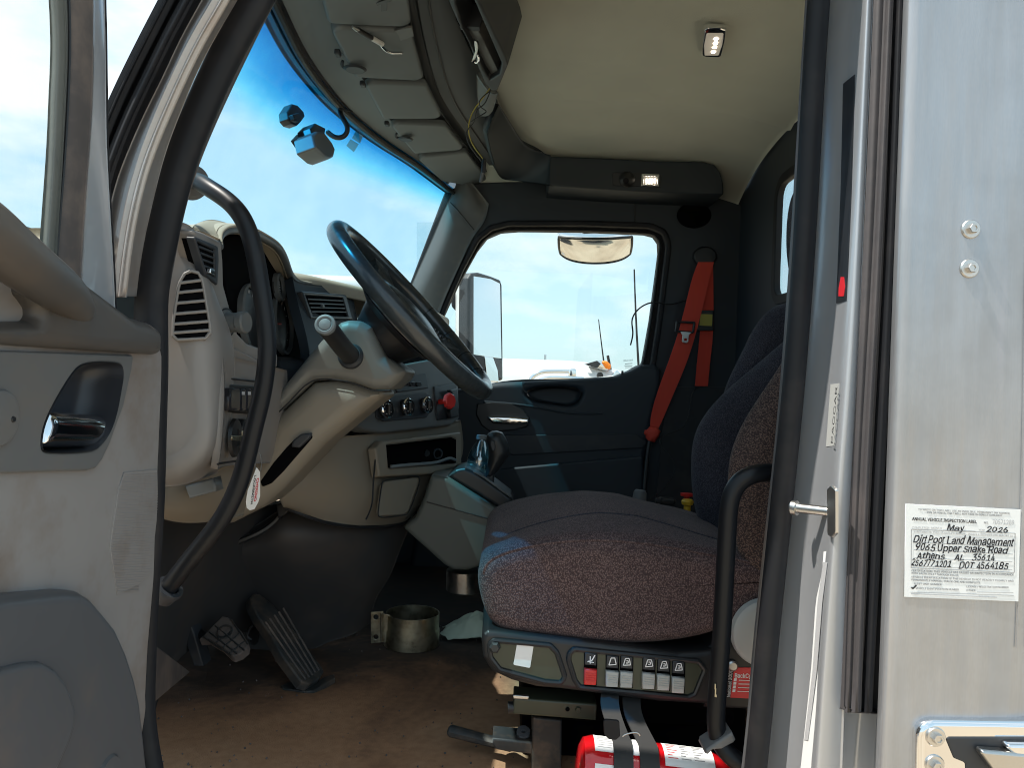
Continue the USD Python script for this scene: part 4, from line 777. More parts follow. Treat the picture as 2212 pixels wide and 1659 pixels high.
# ---------------------------------------------------------------- key and tag
key = thing('ignition_key', 'brass key in the ignition with a white paper locksmith tag', 'key', SX.hit(520, 950))
part(key, 'key_blade', plate(SX.off(.030), [(503, 941), (530, 942), (530, 953), (503, 951)], .0025, .0008), 'brass_steel')
part(key, 'key_bow', plate(SX.off(.030), [(528, 930), (548, 932), (550, 962), (538, 972), (530, 962)], .004, .001, r=.002), 'brass_steel')
part(key, 'split_ring', tube([PY(1.19).hit(558 + 7 * math.cos(t), 1000 + 22 * math.sin(t)) for t in np.linspace(0, 2 * np.pi, 30, endpoint=False)], .0008, 6, closed=True), 'steel')
TP = PT((560, 1050, 1.185), (535, 1095, 1.17), (558, 1090, 1.195))
part(key, 'paper_tag', plate(TP, [(555, 1010), (562, 1020), (562, 1072), (558, 1085), (550, 1100), (540, 1103), (534, 1098), (532, 1085), (536, 1060)], .0008, .0002, r=.001), 'paper')
part(key, 'lettering', ptext('CHIRINO', (554, 1034), (548, 1084), 8, TP, .0004, bold=True), 'label_red'); part(key, 'lettering', ptext('LOCKSMITH', (549, 1028), (541, 1090), 6.5, TP, .0004, bold=True), 'ink')
# ---------------------------------------------------------------- driver's seat
def cushion(prof, yref, y0, y1, rnd, crown=0.0, n=120, k=9, zc=None, push=None):
    """an upholstered block: side outline in picture points at depth yref, run from y0 to y1 with rounded edges"""
    pl = PY(yref); ring = spl(px_ring(pl, prof), n, True)
    if not sg.Polygon(ring).exterior.is_ccw: ring = ring[::-1]
    a = np.linspace(0, math.pi / 2, k); ys = np.r_[y0 + rnd * (1 - np.sin(a)), np.linspace(y0 + rnd, y1 - rnd, 26)[1:-1], (y1 - rnd * (1 - np.sin(a)))[::-1]]
    ys = np.r_[y0 + rnd * (1 - np.cos(a)), np.linspace(y0 + rnd, y1 - rnd, 26)[1:-1], (y1 - rnd + rnd * np.sin(a))]
    ins = np.r_[rnd * (1 - np.sin(a)), np.zeros(24), rnd * (1 - np.cos(a))]
    G = []
    for y, d in zip(ys, ins):
        q = inset(ring, d) if d > 1e-6 else ring
        w = 1 - (2 * (y - y0) / (y1 - y0) - 1) ** 2
        z = q[:, 1]; up = np.clip((z - ring[:, 1].mean()) / (ring[:, 1].max() - ring[:, 1].mean()), 0, 1)
        G.append(np.stack([q[:, 0], np.full(n, y), Z0 + z + crown * w * up ** 1.5], 1))
    G = np.array(G); global LASTG
    if push is not None: G = push(G)
    LASTG = G
    return surf_closed(G)
def top_line(k, x0, x1, lift=0.0):
    q = LASTG[k]; q = q[(q[:, 2] > q[:, 2].mean()) & (q[:, 0] > x0) & (q[:, 0] < x1)]; return q[np.argsort(q[:, 0])] + [0, 0, lift]
seat = thing('driver_seat', 'brown and navy cloth driver seat on a dark metal suspension base', 'driver seat', (.18, 1.53, Z0 + FL))
def seat_top(G):
    x, y, z = G[..., 0], G[..., 1], G[..., 2]; up = np.clip((z - (Z0 - .32)) / .05, 0, 1)
    w = 1 - (2 * (y - 1.275) / .525 - 1) ** 2; bx = np.clip((x - .0) / .16, 0, 1) * np.clip((.40 - x) / .17, 0, 1)
    z = z + up * (.030 * np.clip(w, 0, 1) * bx - .006 * np.exp(-((y - 1.405) / .007) ** 2) - .006 * np.exp(-((y - 1.67) / .007) ** 2) - .004 * np.exp(-((x - .30) / .008) ** 2) * (y > 1.41) * (y < 1.67))
    return np.stack([x, y, z], -1)
cp = [(1033, 1243), (1038, 1214), (1054, 1193), (1104, 1171), (1200, 1154), (1293, 1151), (1411, 1161), (1541, 1183), (1645, 1208), (1670, 1236), (1662, 1272), (1615, 1312), (1545, 1353), (1430, 1378), (1300, 1381), (1160, 1366), (1075, 1346), (1046, 1305)]
cush = part(seat, 'cushion', cushion(cp, 1.315, 1.275, 1.80, .030, 0, n=240, push=seat_top), 'seat_brown', smooth=True)
part(cush, 'welt', tube(top_line(4, -.035, .42, .0008)[::3], .0026, 8), 'seat_brown', smooth=True)
ks = int(np.argmin(abs(LASTG[:, 0, 1] - 1.405))); part(cush, 'seam', tube(top_line(ks, .0, .40, .0006)[::3], .0014, 6), 'seat_navy', smooth=True)
core = [(1600, 1270), (1566, 1140), (1557, 1040), (1568, 960), (1612, 895), (1672, 835), (1740, 770), (1790, 720), (1860, 700), (1900, 760), (1890, 900), (1850, 1200), (1790, 1300), (1680, 1300)]
part(seat, 'backrest', cushion(core, 1.70, 1.33, 1.75, .05, 0), 'seat_navy', smooth=True)
nb = [(1655, 1250, 1.31), (1640, 1180, 1.30), (1628, 1090, 1.295), (1630, 1000, 1.295), (1655, 930, 1.30), (1700, 850, 1.31), (1745, 770, 1.32), (1790, 690, 1.34)]
part(seat, 'near_bolster', tube([V(*q) for q in nb], [.03, .037, .040, .040, .038, .034, .030, .02], 24, sm=60, ref=(0, -1, 0), flat=.85), 'seat_cord', smooth=True)
fb = [(1610, 1260, 1.72), (1578, 1150, 1.71), (1560, 1080, 1.70), (1555, 1010, 1.70), (1562, 950, 1.70), (1600, 892, 1.71), (1650, 842, 1.72), (1700, 796, 1.73), (1745, 750, 1.74), (1800, 690, 1.75)]
part(seat, 'far_bolster', tube([V(*q) for q in fb], [.035, .055, .060, .061, .060, .056, .052, .05, .045, .03], 24, sm=60, ref=(0, -1, 0), flat=.9), 'seat_navy', smooth=True)
uw = [(1585, 920, 1.82), (1592, 862, 1.82), (1630, 788, 1.82), (1668, 716, 1.82), (1694, 688, 1.82), (1735, 676, 1.82), (1800, 676, 1.80)]
part(seat, 'shoulder_wing', tube([V(*q) for q in uw], [.02, .032, .038, .040, .036, .026, .02], 20, sm=50, ref=(0, -1, 0)), 'seat_navy', smooth=True)
hr = [(1694, 540), (1696, 470), (1708, 420), (1735, 395), (1800, 390), (1830, 480), (1825, 640), (1730, 680), (1702, 610)]
part(seat, 'headrest', cushion(hr, 1.62, 1.44, 1.64, .04, 0), 'seat_navy', smooth=True)
# base pan with its switch panel
BP = PT((1050, 1400, 1.262), (1600, 1460, 1.268), (1200, 1480, 1.262))
pan = [(1040, 1385), (1043, 1370), (1054, 1362), (1070, 1363), (1314, 1391), (1466, 1411), (1515, 1408), (1560, 1404), (1572, 1414), (1568, 1526), (1520, 1524), (1422, 1518), (1211, 1491), (1161, 1487), (1105, 1472), (1062, 1452), (1044, 1422)]
pit1 = [(1057, 1392), (1068, 1383), (1188, 1394), (1203, 1410), (1220, 1462), (1212, 1475), (1175, 1472), (1080, 1446), (1060, 1420)]
pit2 = [(1230, 1412), (1240, 1402), (1508, 1428), (1522, 1446), (1500, 1500), (1486, 1506), (1252, 1484), (1242, 1470), (1228, 1425)]
base = part(seat, 'base_pan', plate(BP, pan, .50, .010, r=.004, nb=5, step=.012), 'black', smooth=50)
for q in (pit1, pit2):
    part(base, 'inset_panel', plate(BP.off(.0015), q, .004, .001, r=.006), 'green_metal')
    ring = rounded(px_ring(BP, q), .006); loop = BP.at(ring[:, 0], ring[:, 1], np.full(len(ring), .002)); part(base, 'panel_rim', tube(loop, .0042, 8, closed=True), 'black')
part(base, 'screw_cap', lathe([(0, .011), (.006, .011), (.009, .008), (.0095, 0), (0, 0)], BP.off(.002).hit(1069, 1397), BP.n, 6), 'bar_black')
part(base, 'white_sticker', plate(BP.off(.0026), [(1117, 1390), (1153, 1394), (1145, 1444), (1109, 1437)], .001, .0002, r=.002), 'paper')
for x, ty, by in ((1276, 1424, 1464), (1323, 1430, 1468.5), (1354, 1431, 1470), (1402, 1434, 1473), (1434, 1437.5, 1476), (1466, 1442, 1482)):
    sw = part(base, 'switch_slot', plate(BP.off(.003), [(x - 14, ty - 18), (x + 15, ty - 15), (x + 13, by + 18), (x - 15, by + 17)], .004, .001), 'cavity')
    ic = part(sw, 'icon_tile', plate(BP.off(.007), [(x - 12, ty - 13), (x + 13, ty - 11), (x + 12, ty + 15), (x - 13, ty + 13)], .005, .0015), 'dark')
    I = BP.off(.0072)
    if x == 1276: marks = [pline(I, [(x + 9, ty - 8), (x + 3, ty + 3), (x - 7, ty + 6)], 2.4), pline(I, [(x - 1, ty - 6), (x - 1, ty + 10)], 2.2), pline(I, [(x - 5, ty + 6), (x + 7, ty + 8)], 1.8)]
    else: marks = [pline(I, [(x - 6, ty + 2), (x - 3, ty - 8), (x + 5, ty - 8), (x + 8, ty + 6), (x - 8, ty + 7), (x - 6, ty + 2)], 2.0)] + ([pline(I, [(x - 1, ty - 3), (x + 3, ty - 3), (x + 3, ty + 2), (x - 2, ty + 2)], 2)] if x > 1330 else [])
    part(sw, 'icon', cat(*marks), 'print_white')
    part(sw, 'rocker', plate(BP.off(.012), [(x - 13, by - 17), (x + 14, by - 15), (x + 12, by + 18), (x - 14, by + 17)], .012, .003), 'red_plastic' if x == 1276 else 'grey_button')
    part(sw, 'rocker_ribs', cat(*[tube([BP.off(.0123).hit(x - 11, by - 9 + 5 * j), BP.off(.0123).hit(x + 11, by - 7 + 5 * j)], .0008, 6, round_end=False) for j in range(4)]), 'red_plastic' if x == 1276 else 'grey_button')
rb = part(seat, 'rear_bracket', plate(PY(1.285), [(1530, 1400), (1600, 1330), (1720, 1290), (1760, 1540), (1520, 1530)], .06, .006), 'black')
part(seat, 'recline_wheel', lathe([(0, .016), (.018, .016), (.022, .020), (.045, .018), (.054, .012), (.056, 0), (.05, -.004), (0, -.004)], V(1652, 1366, 1.272), (0, -1, 0), 56), 'grey_button')
part(seat, 'pivot_bolt', lathe([(0, .006), (.006, .006), (.0085, .004), (.009, 0)], V(1582, 1438, 1.283), (0, -1, 0), 20), 'steel')
LR = PY(1.2835)
rl = part(seat, 'red_label', plate(LR, [(1586, 1443), (1650, 1443), (1648, 1511), (1578, 1508)], .001, .0002), 'label_red')
part(rl, 'lettering', ptext('BackCycler', (1587, 1464), (1641, 1466), 9, LR, .0004, bold=True), 'print_white')
for k in range(4):
    part(rl, 'tick_box', plate(LR.off(.0006), [(1586 - k, 1466 + k * 8), (1592 - k, 1466 + k * 8), (1591 - k, 1472 + k * 8), (1585 - k, 1472 + k * 8)], .0004, 0), 'print_white'); part(rl, 'fine_print', pline(LR.off(.0003), [(1596 - k, 1470 + k * 8), (1640, 1471 + k * 8)], 1.5), 'print_white')
part(seat, 'lettering', ptext('National 2000', (1577, 1506), (1582, 1448), 7.5, LR, .0012), 'print_white')
# suspension: rail, post, dark scissor block
part(seat, 'slide_rail', plate(PY(1.29), [(1110, 1508), (1290, 1522), (1288, 1558), (1107, 1544)], .05, .004, r=.002), 'green_metal')
part(seat, 'rail_tab', plate(PY(1.284), [(1109, 1503), (1142, 1505), (1141, 1512), (1109, 1510)], .006, .001), 'zinc')
part(seat, 'rail_roller', tube([V(1097, 1529, 1.30), V(1116, 1529, 1.30)], .0095, 18, round_end=False), 'black')
for q in ((1226, 1533, 3.4, 'cavity'), (1249, 1534, 5, 'green_metal')): part(seat, 'rail_hole', lathe([(0, .002), (q[2] * .00076, .002), (q[2] * .00076 + .001, 0)], V(q[0], q[1], 1.288), (0, -1, 0), 16), q[3])
part(seat, 'support_post', plate(PY(1.33), [(1150, 1550), (1214, 1556), (1212, 1720), (1148, 1720)], .12, .004, r=.003), 'bar_black')
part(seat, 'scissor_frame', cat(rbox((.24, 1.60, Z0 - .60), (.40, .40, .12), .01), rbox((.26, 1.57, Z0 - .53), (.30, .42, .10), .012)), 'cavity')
part(seat, 'slide_lever', cat(tube([V(975, 1580, 1.40), V(1060, 1602, 1.39), V(1105, 1612, 1.37)], [.0135, .012, .013], 10, flat=.75, ref=(0, 0, 1)), plate(PY(1.335), [(1064, 1596), (1150, 1604), (1152, 1632), (1075, 1622), (1064, 1612)], .05, .004), tube([V(1085, 1590, 1.40), V(1112, 1596, 1.37)], .010, 12)), 'bar_black')
part(seat, 'blue_bush', lathe_open([(.004, 0), (.0115, 0), (.0115, .012), (.004, .012)], V(1130, 1590, 1.36), (0, -.5, .9), 20), 'pocket_blue')

# ---------------------------------------------------------------- grab handles
def grab(label, path, r, mount=None):
    t = thing('grab_handle', label, 'grab handle', V(*path[len(path) // 2])); part(t, 'bar', tube([V(*q) for q in path], r, 20, sm=90), 'handle_black', smooth=True); return t
g1 = grab('long bent black grab handle rising along the front pillar before the dashboard', [(408, 388, 1.16), (428, 392, 1.14), (455, 408, 1.115), (490, 432, 1.10), (522, 468, 1.09), (545, 525, 1.085), (560, 600, 1.08), (572, 680, 1.08), (577, 745, 1.08), (573, 810, 1.08), (562, 870, 1.08), (547, 930, 1.08), (530, 1000, 1.08), (508, 1065, 1.08), (474, 1128, 1.08), (430, 1185, 1.085), (388, 1238, 1.09), (345, 1292, 1.10)], .0125)
part(g1, 'mount_flange', lathe([(0, 0), (.024, 0), (.026, .008), (.018, .014), (0, .014)], V(410, 392, 1.165), V(455, 408, 1.115) - V(408, 388, 1.16), 28), 'trim_grey')
part(g1, 'lower_boot', lathe_open([(.013, .0), (.0195, 0), (.0205, .005), (.018, .012), (.016, .022), (.013, .024)], V(368, 1268, 1.095), V(345, 1292, 1.10) - V(388, 1238, 1.09), 28), 'dark')
g2 = grab('short black grab handle curving out of the rear pillar in front of the seat', [(1700, 1022, 1.12), (1660, 1021, 1.11), (1625, 1026, 1.10), (1596, 1044, 1.10), (1578, 1080, 1.10), (1572, 1130, 1.10), (1568, 1200, 1.10), (1563, 1300, 1.10), (1557, 1400, 1.10), (1551, 1480, 1.10), (1547, 1540, 1.10), (1550, 1585, 1.10), (1570, 1625, 1.09), (1610, 1655, 1.08), (1650, 1672, 1.07)], .0128)
part(g2, 'clip', plate(PY(1.08), [(1526, 1620), (1582, 1583), (1590, 1600), (1586, 1606), (1560, 1620), (1540, 1622), (1530, 1632), (1524, 1630)], .04, .004), 'trim_grey')
part(g2, 'worn_mark', cat(*[rbox(V(x, y, 1.0865), (.0022, .0015, h), .0006) for x, y, h in ((1545, 1484, .008), (1545.5, 1497, .012), (1547, 1504, .004))]), 'brass_steel')

# ---------------------------------------------------------------- fire extinguisher
ext_ = thing('fire_extinguisher', 'red fire extinguisher lying on the floor under the seat with black straps', 'fire extinguisher', V(1370, 1640, 1.2))
exa, exd = V(1246, 1662, 1.20), (V(1560, 1700, 1.20) - V(1246, 1662, 1.20)); exL = np.linalg.norm(exd); exd /= exL
R_ = .0500
part(ext_, 'cylinder', lathe([(0, 0), (R_ * .7, .001), (R_ * .92, .006), (R_, .018), (R_, exL * .80), (R_ * .96, exL * .90), (R_ * .82, exL * .99), (R_ * .55, exL * 1.06), (R_ * .3, exL * 1.1), (R_ * .3, exL * 1.2), (0, exL * 1.2)], exa, exd, 64), 'red_gloss', smooth=40)
ez = np.array([0, 0, 1.0]) - exd * exd[2]; ez /= np.linalg.norm(ez); ey = np.cross(exd, ez)
ey = ey if ey[1] < 0 else -ey
def on_cyl(s, a, h=.0006): return exa + exd * s + (R_ + h) * (math.cos(a) * ez + math.sin(a) * ey)
def cylpatch(s0, s1, a0, a1, h, mat, name, par=ext_, th=.0005):
    G = np.array([[on_cyl(s, a, h) for s in np.linspace(s0, s1, 12)] for a in np.linspace(a0, a1, 12)]); return part(par, name, sheet(G, th), mat, smooth=True)
w1 = cylpatch(.020, .115, -.25, .55, .0008, 'paper', 'white_label'); w2 = cylpatch(.125, .200, -.25, .75, .0008, 'paper', 'white_label'); cylpatch(.02, .205, .92, 1.15, .0008, 'paper', 'white_band')
for k in range(7):
    cylpatch(.024, .052 - .006 * (k % 2), -.12 + k * .085, -.10 + k * .085, .0014, 'print_light', 'fine_print', w1, .0003)
    for s0, m in ((.130, 'label_red'), (.150, 'print_grey'), (.170, 'print_grey')): cylpatch(s0, s0 + .015 - .004 * (k % 3), -.12 + k * .1, -.10 + k * .1, .0014, m, 'fine_print', w2, .0003)
strap = thing('retaining_strap', 'black webbing retaining strap hanging from the seat base over the red extinguisher', 'strap', V(1350, 1560, 1.15))
def strappath(s, top): 
    return [top] + [on_cyl(s, a, .003) for a in np.linspace(.15, 1.5, 10)] + [on_cyl(s, 1.6, .003) - [0, 0, .04]]
p1 = strappath(.062, V(1322, 1530, 1.24)); part(strap, 'webbing', band([V(1318, 1500, 1.27), V(1322, 1545, 1.22)] + p1[1:], exd * .0145, .0025, sm=40), 'strap_black', smooth=60)
p2 = strappath(.101, V(1372, 1530, 1.26)); part(strap, 'webbing', band([V(1365, 1500, 1.29), V(1370, 1550, 1.24)] + p2[1:], exd * .0145, .0025, sm=40), 'strap_black', smooth=60)
part(strap, 'strap_end', plate(PY(1.155), [(1303, 1555), (1338, 1558), (1340, 1592), (1330, 1600), (1315, 1598), (1305, 1588)], .004, .001, r=.004), 'rubber')
part(strap, 'wire_buckle', tube([V(1345, 1592, 1.15), V(1350, 1588, 1.15), V(1376, 1584, 1.15), V(1382, 1590, 1.15)], .0012, 8, sm=20), 'zinc')

# ---------------------------------------------------------------- passenger door
pd = thing('passenger_door', 'dark closed passenger door with window, chrome latch and moulded pocket', 'door', V(1200, 1000, 2.84))
win = [(935, 742), (958, 682), (990, 612), (1030, 540), (1052, 512), (1082, 499), (1120, 496), (1260, 497), (1395, 503), (1414, 508), (1424, 522), (1425, 545), (1406, 690), (1390, 780), (1380, 802), (1362, 812), (1330, 816), (1200, 822), (1080, 828), (940, 832)]
PDP = PY(2.87)
frame_o = [(915, 770), (945, 670), (985, 585), (1025, 510), (1062, 487), (1100, 480), (1260, 480), (1405, 486), (1436, 505), (1442, 540), (1422, 700), (1405, 850), (905, 850)]
part(pd, 'window_frame', slab(clean(rounded(px_ring(PDP, frame_o), .02), .03), PDP, .05, .008, [clean(px_ring(PDP, win), .02)]), 'rubber')
part(pd, 'window_bead', tube([PDP.off(.002).hit(*q) for q in win], .0055, 8, closed=True, sm=120), 'black')
wg = part(pd, 'window_glass', slab(px_ring(PY(2.89), [(900, 850), (900, 480), (1450, 470), (1450, 850)]), PY(2.89), .004), 'glass')
part(pd, 'glass_mark', cat(ptext('PACCAR', (1347, 781), (1367, 780), 4, PY(2.886), .0006, flip=True), pline(PY(2.886), [(1350, 786), (1366, 785)], 1.2), pline(PY(2.886), [(1349, 790), (1366, 790)], 1.2), pline(PY(2.886), [(1350, 794), (1366, 794)], 1.0)), 'print_grey')
DPl = PY(2.80)
low = [(960, 845), (1075, 826), (1130, 824), (1262, 818), (1330, 813), (1365, 800), (1385, 788), (1418, 788), (1428, 800), (1428, 840), (1405, 930), (1392, 1000), (1385, 1240), (880, 1240)]
scoop = [(1140, 845), (1252, 843), (1253, 856), (1246, 868), (1232, 874), (1215, 873), (1165, 866), (1145, 858)]
part(pd, 'door_panel', plate(DPl, low, .12, .022, r=.012, nb=6, step=.02, holes=[scoop], hsm=40), 'darkwall', smooth=50)
part(pd, 'pull_scoop', bowl(DPl.off(.001), scoop, .035, sm=40, flat=.75), 'darkwall', smooth=60)
part(pd, 'panel_seam', tube([DPl.off(-.002).hit(*q) for q in ((1130, 822), (1131, 842), (1140, 850))], .0022, 6, sm=12), 'black')
part(pd, 'panel_ledge', tube([DPl.off(.001).hit(*q) for q in ((1045, 868), (1100, 872), (1160, 880), (1230, 892), (1300, 893))], .004, 8, sm=30), 'darkwall')
pod = [(1030, 872), (1060, 868), (1105, 872), (1132, 886), (1145, 905), (1140, 922), (1110, 930), (1060, 934), (1040, 920), (1028, 895)]
pc = part(pd, 'latch_pod', plate(DPl.off(.006), pod, .012, .005, r=.006, step=.012), 'black')
part(pc, 'latch_handle', plate(DPl.off(.022), [(1053, 899), (1095, 900), (1140, 904), (1145, 911), (1141, 917), (1095, 916), (1064, 915), (1054, 905)], .02, .007, r=.003, step=.01), 'chrome', smooth=50)
part(pd, 'lower_insert', plate(DPl.off(.006), [(1090, 940), (1375, 938), (1398, 955), (1390, 968), (1105, 984), (1085, 965)], .012, .004, r=.006), 'dark')
part(pd, 'map_pocket', plate(DPl.off(.018), [(1060, 1015), (1390, 985), (1386, 1240), (1000, 1240)], .02, .008, r=.01), 'darkwall')
part(pd, 'lock_button', cat(lathe([(0, 0), (.0085, 0), (.0075, .004), (0, .004)], V(1344, 815, 2.815), (0, 0, 1), 16), tube([V(1344, 814, 2.815), V(1344.5, 802, 2.815)], .0042, 12)), 'black')

# ---------------------------------------------------------------- seat belt on the far wall
bt = thing('seat_belt', 'orange passenger seat belt hanging on the dark far wall', 'seat belt', V(1480, 720, 2.8))
def bpx(pts, w, name, mat='belt', sm=50, th=.003):
    P_ = [V(x, y, d) for x, y, d in pts]; wv = [np.array(V(x + w_, y + h_, d)) - V(x, y, d) for (x, y, d), (w_, h_) in zip(pts, w)]
    return part(bt, name, band(P_, np.array(wv), th, sm=sm), mat, smooth=60)
bpx([(1525, 566, 2.80), (1512, 610, 2.79), (1492, 690, 2.78), (1466, 775, 2.78), (1437, 850, 2.78), (1418, 905, 2.78), (1411, 932, 2.78)], [(17, 0), (18, 4), (18, 4), (18, 5), (16, 5), (12, 4), (7, 1)], 'webbing')
bpx([(1529, 572, 2.815), (1530, 640, 2.81), (1526, 720, 2.81), (1520, 780, 2.81), (1515, 834, 2.815)], [(11, 0), (11, 0), (14, 0), (14, 0), (14, 0)], 'webbing')
part(bt, 'knot', lumpy(cat(lathe([(0, -.03), (.018, -.022), (.024, 0), (.020, .02), (0, .03)], V(1410, 938, 2.775), (.4, 0, 1), 20), lathe([(0, -.012), (.012, -.006), (.012, .008), (0, .014)], V(1398, 936, 2.775), (1, 0, .2), 14)), .012, 60, 3), 'belt', smooth=60)
part(bt, 'slide_guide', cat(*[tube([V(a[0], a[1], 2.768), V(b[0], b[1], 2.768)], .0042, 10) for a, b in (((1462, 695), (1500, 697)), ((1460, 716), (1496, 718)), ((1462, 695), (1460, 716)), ((1500, 697), (1497, 718)))]), 'black')
part(bt, 'tongue', plate(PY(2.762), [(1470, 716), (1494, 718), (1488, 724), (1487, 738), (1484, 741), (1475, 740), (1473, 737), (1474, 724)], .003, .001, holes=[[(1478, 731), (1484, 731), (1484, 736), (1478, 736)]]), 'zinc')
gb = part(bt, 'guide_block', plate(PY(2.79), [(1508, 670), (1542, 670), (1541, 714), (1506, 714)], .02, .003, r=.003), 'black')
part(gb, 'yellow_label', plate(PY(2.787), [(1513, 678), (1539, 679), (1538, 704), (1511, 703)], .001, .0002), 'wire_yellow')
part(bt, 'buckle_stalk', tube([V(1404, 946, 2.78), V(1398, 990, 2.76), (V(1392, 1060, 2.70))], .008, 10, sm=16), 'black')
wire = obj('black_cable', cat(tube([V(*q) for q in ((1500, 640, 2.82), (1488, 646, 2.80), (1462, 655, 2.78), (1440, 657, 2.76), (1415, 653, 2.74), (1390, 660, 2.72), (1372, 676, 2.71), (1365, 695, 2.71), (1367, 718, 2.71), (1362, 745, 2.71))], .0026, 8, sm=80)), 'black', smooth=True, label='thin black cable drooping in front of the passenger window beside the seat belt', cat='cable')
obj('black_cable', tube([V(*q) for q in ((1512, 836, 2.8), (1498, 845, 2.78), (1490, 880, 2.76), (1478, 920, 2.74), (1450, 935, 2.74), (1425, 955, 2.73), (1455, 1000, 2.70), (1440, 1050, 2.66), (1400, 1080, 2.6))], .0016, 6, sm=90), 'black', smooth=True, label='thin black cable looping down the far wall below the seat belt', cat='cable')

# ---------------------------------------------------------------- shifter console, bottle
cons = thing('shifter_console', 'grey green console box carrying the black gear shifter', 'console', V(1000, 1230, 2.0))
SC = PT((940, 1030, 1.93), (1094, 1130, 1.93), (1000, 1220, 1.93))
part(cons, 'body', plate(SC, [(931, 1026), (965, 1031), (1095, 1114), (1093, 1152), (1043, 1222), (1010, 1234), (978, 1232), (960, 1222), (869, 1140), (896, 1118), (916, 1072)], .22, .012, r=.006, step=.015), 'console_green', smooth=50)
part(cons, 'body_seam', tube([SC.off(.0008).hit(*q) for q in ((922, 1085), (1000, 1106), (1093, 1132))], .0016, 6), 'black')
tb = [(965, 1030), (988, 1013), (1016, 1015), (1044, 1030), (1080, 1055), (1106, 1074), (1111, 1092), (1095, 1108)]
top = part(cons, 'top_bezel', plate(PY(1.955), [(964, 1030), (984, 1014), (1005, 1010), (1030, 1022), (1075, 1053), (1104, 1075), (1110, 1088), (1096, 1109), (1030, 1068)], .15, .010, r=.004, step=.01), 'black', smooth=50)
part(cons, 'gate_trim', tube([V(*q) for q in ((1024, 1019, 1.96), (1050, 1034, 1.955), (1085, 1060, 1.955), (1104, 1073, 1.96))], .003, 8, sm=20), 'slate')
part(cons, 'chrome_hook', tube([V(1108, 1090, 1.97), V(1122, 1096, 1.97), V(1120, 1104, 1.95), V(1108, 1106, 1.94)], .0028, 8, sm=16), 'chrome')
part(cons, 'metal_foot', lathe([(0, 0), (.048, 0), (.048, -.05), (.045, -.052), (0, -.052)], V(1005, 1232, 2.03), (0, 0, 1), 40), 'steel')
sh_ = thing('gear_shifter', 'black gear shifter grip standing on the console', 'gear shifter', V(1058, 1035, 1.99))
grip = [(1052, 940), (1062, 934), (1072, 933), (1085, 937), (1094, 952), (1101, 972), (1100, 986), (1090, 998), (1081, 1012), (1066, 1030), (1058, 1036), (1047, 1030), (1052, 1005), (1056, 985), (1053, 965), (1049, 952)]
part(sh_, 'grip', plate(PY(1.965), grip, .055, .022, r=.004, nb=7, step=.006), 'black', smooth=60)
part(sh_, 'thumb_button', plate(PY(1.963), [(1060, 952), (1068, 952), (1071, 968), (1068, 975), (1063, 974), (1059, 962)], .006, .002, r=.002), 'dark')
part(sh_, 'collar', rbox(V(1058, 1036, 1.99), (.022, .03, .03), .005), 'black')
bo = V(1031, 1045, 2.08); bot = thing('water_bottle', 'clear plastic water bottle with a green cap behind the gear shifter', 'bottle', bo)
ax = V(1042, 940, 2.08) - bo; HB = np.linalg.norm(ax); prof = [(0, 0), (.030, 0), (.033, .01), (.033, HB * .50), (.031, HB * .58), (.022, HB * .76), (.0125, HB * .88), (.0125, HB * .92)]
part(bot, 'shell', lathe(prof + [(0, HB * .92)], bo, ax, 32), 'bottle_plastic', smooth=50); part(bot, 'cap', lathe([(0, HB * .915), (.0148, HB * .915), (.0148, HB * .99), (.0135, HB), (0, HB)], bo, ax, 28), 'lining')
part(bot, 'water', lathe([(0, .002), (.0315, .004), (.0315, HB * .42), (0, HB * .42)], bo, ax, 32), 'water', smooth=40)

# ---------------------------------------------------------------- pedals
acc = thing('accelerator_pedal', 'long ribbed black accelerator pedal standing on a floor hinge plate', 'pedal', V(660, 1470, 1.66))
AP = PT((560, 1300, 1.74), (690, 1475, 1.655), (640, 1340, 1.765))
part(acc, 'pedal_pad', plate(AP, [(541, 1290), (549, 1281), (562, 1283), (590, 1305), (640, 1366), (696, 1440), (701, 1450), (692, 1466), (669, 1478), (652, 1474), (608, 1415), (585, 1372), (556, 1330), (544, 1306)], .022, .005, r=.003, step=.02), 'bar_black')
part(acc, 'pad_ribs', cat(*[tube([AP.off(.001).hit(574 + k * 9.5, 1345 - k * 7.5), AP.off(.001).hit(660 + k * 7.2, 1468 - k * 5.0)], .0024, 6) for k in range(5)]), 'rubber_dusty')
part(acc, 'hinge_plate', plate(PT((620, 1490, 1.645), (700, 1490, 1.645), (690, 1462, 1.70)), [(606, 1481), (628, 1472), (660, 1478), (672, 1480), (700, 1462), (722, 1456), (724, 1464), (678, 1492), (662, 1494), (612, 1488)], .012, .003), 'bar_black')
part(acc, 'spring', tube([V(545, 1352, 1.76), V(538, 1362, 1.76), V(535, 1375, 1.76), V(543, 1382, 1.76)], .003, 8, sm=16), 'dark'); part(acc, 'pedal_arm', tube([V(560, 1345, 1.79), V(548, 1370, 1.85), V(555, 1400, 1.95)], .012, 10, sm=12), 'black')
brk = thing('brake_pedal', 'worn metal grid brake pedal on a black arm beside the accelerator', 'pedal', V(490, 1375, 1.56))
BK = PT((445, 1380, 1.575), (512, 1412, 1.545), (495, 1330, 1.62))
part(brk, 'pedal_pad', plate(BK, [(427, 1382), (440, 1372), (480, 1331), (492, 1333), (521, 1363), (536, 1388), (534, 1400), (520, 1412), (504, 1418), (498, 1416), (480, 1398), (450, 1380)], .02, .003, r=.002, step=.015), 'rubber_dusty')
gr = [((452, 1366), (512, 1413)), ((465, 1352), (528, 1406)), ((500, 1340), (535, 1392)), ((440, 1377), (500, 1417)), ((468, 1388), (500, 1364)), ((482, 1399), (518, 1368)), ((497, 1411), (530, 1384))]
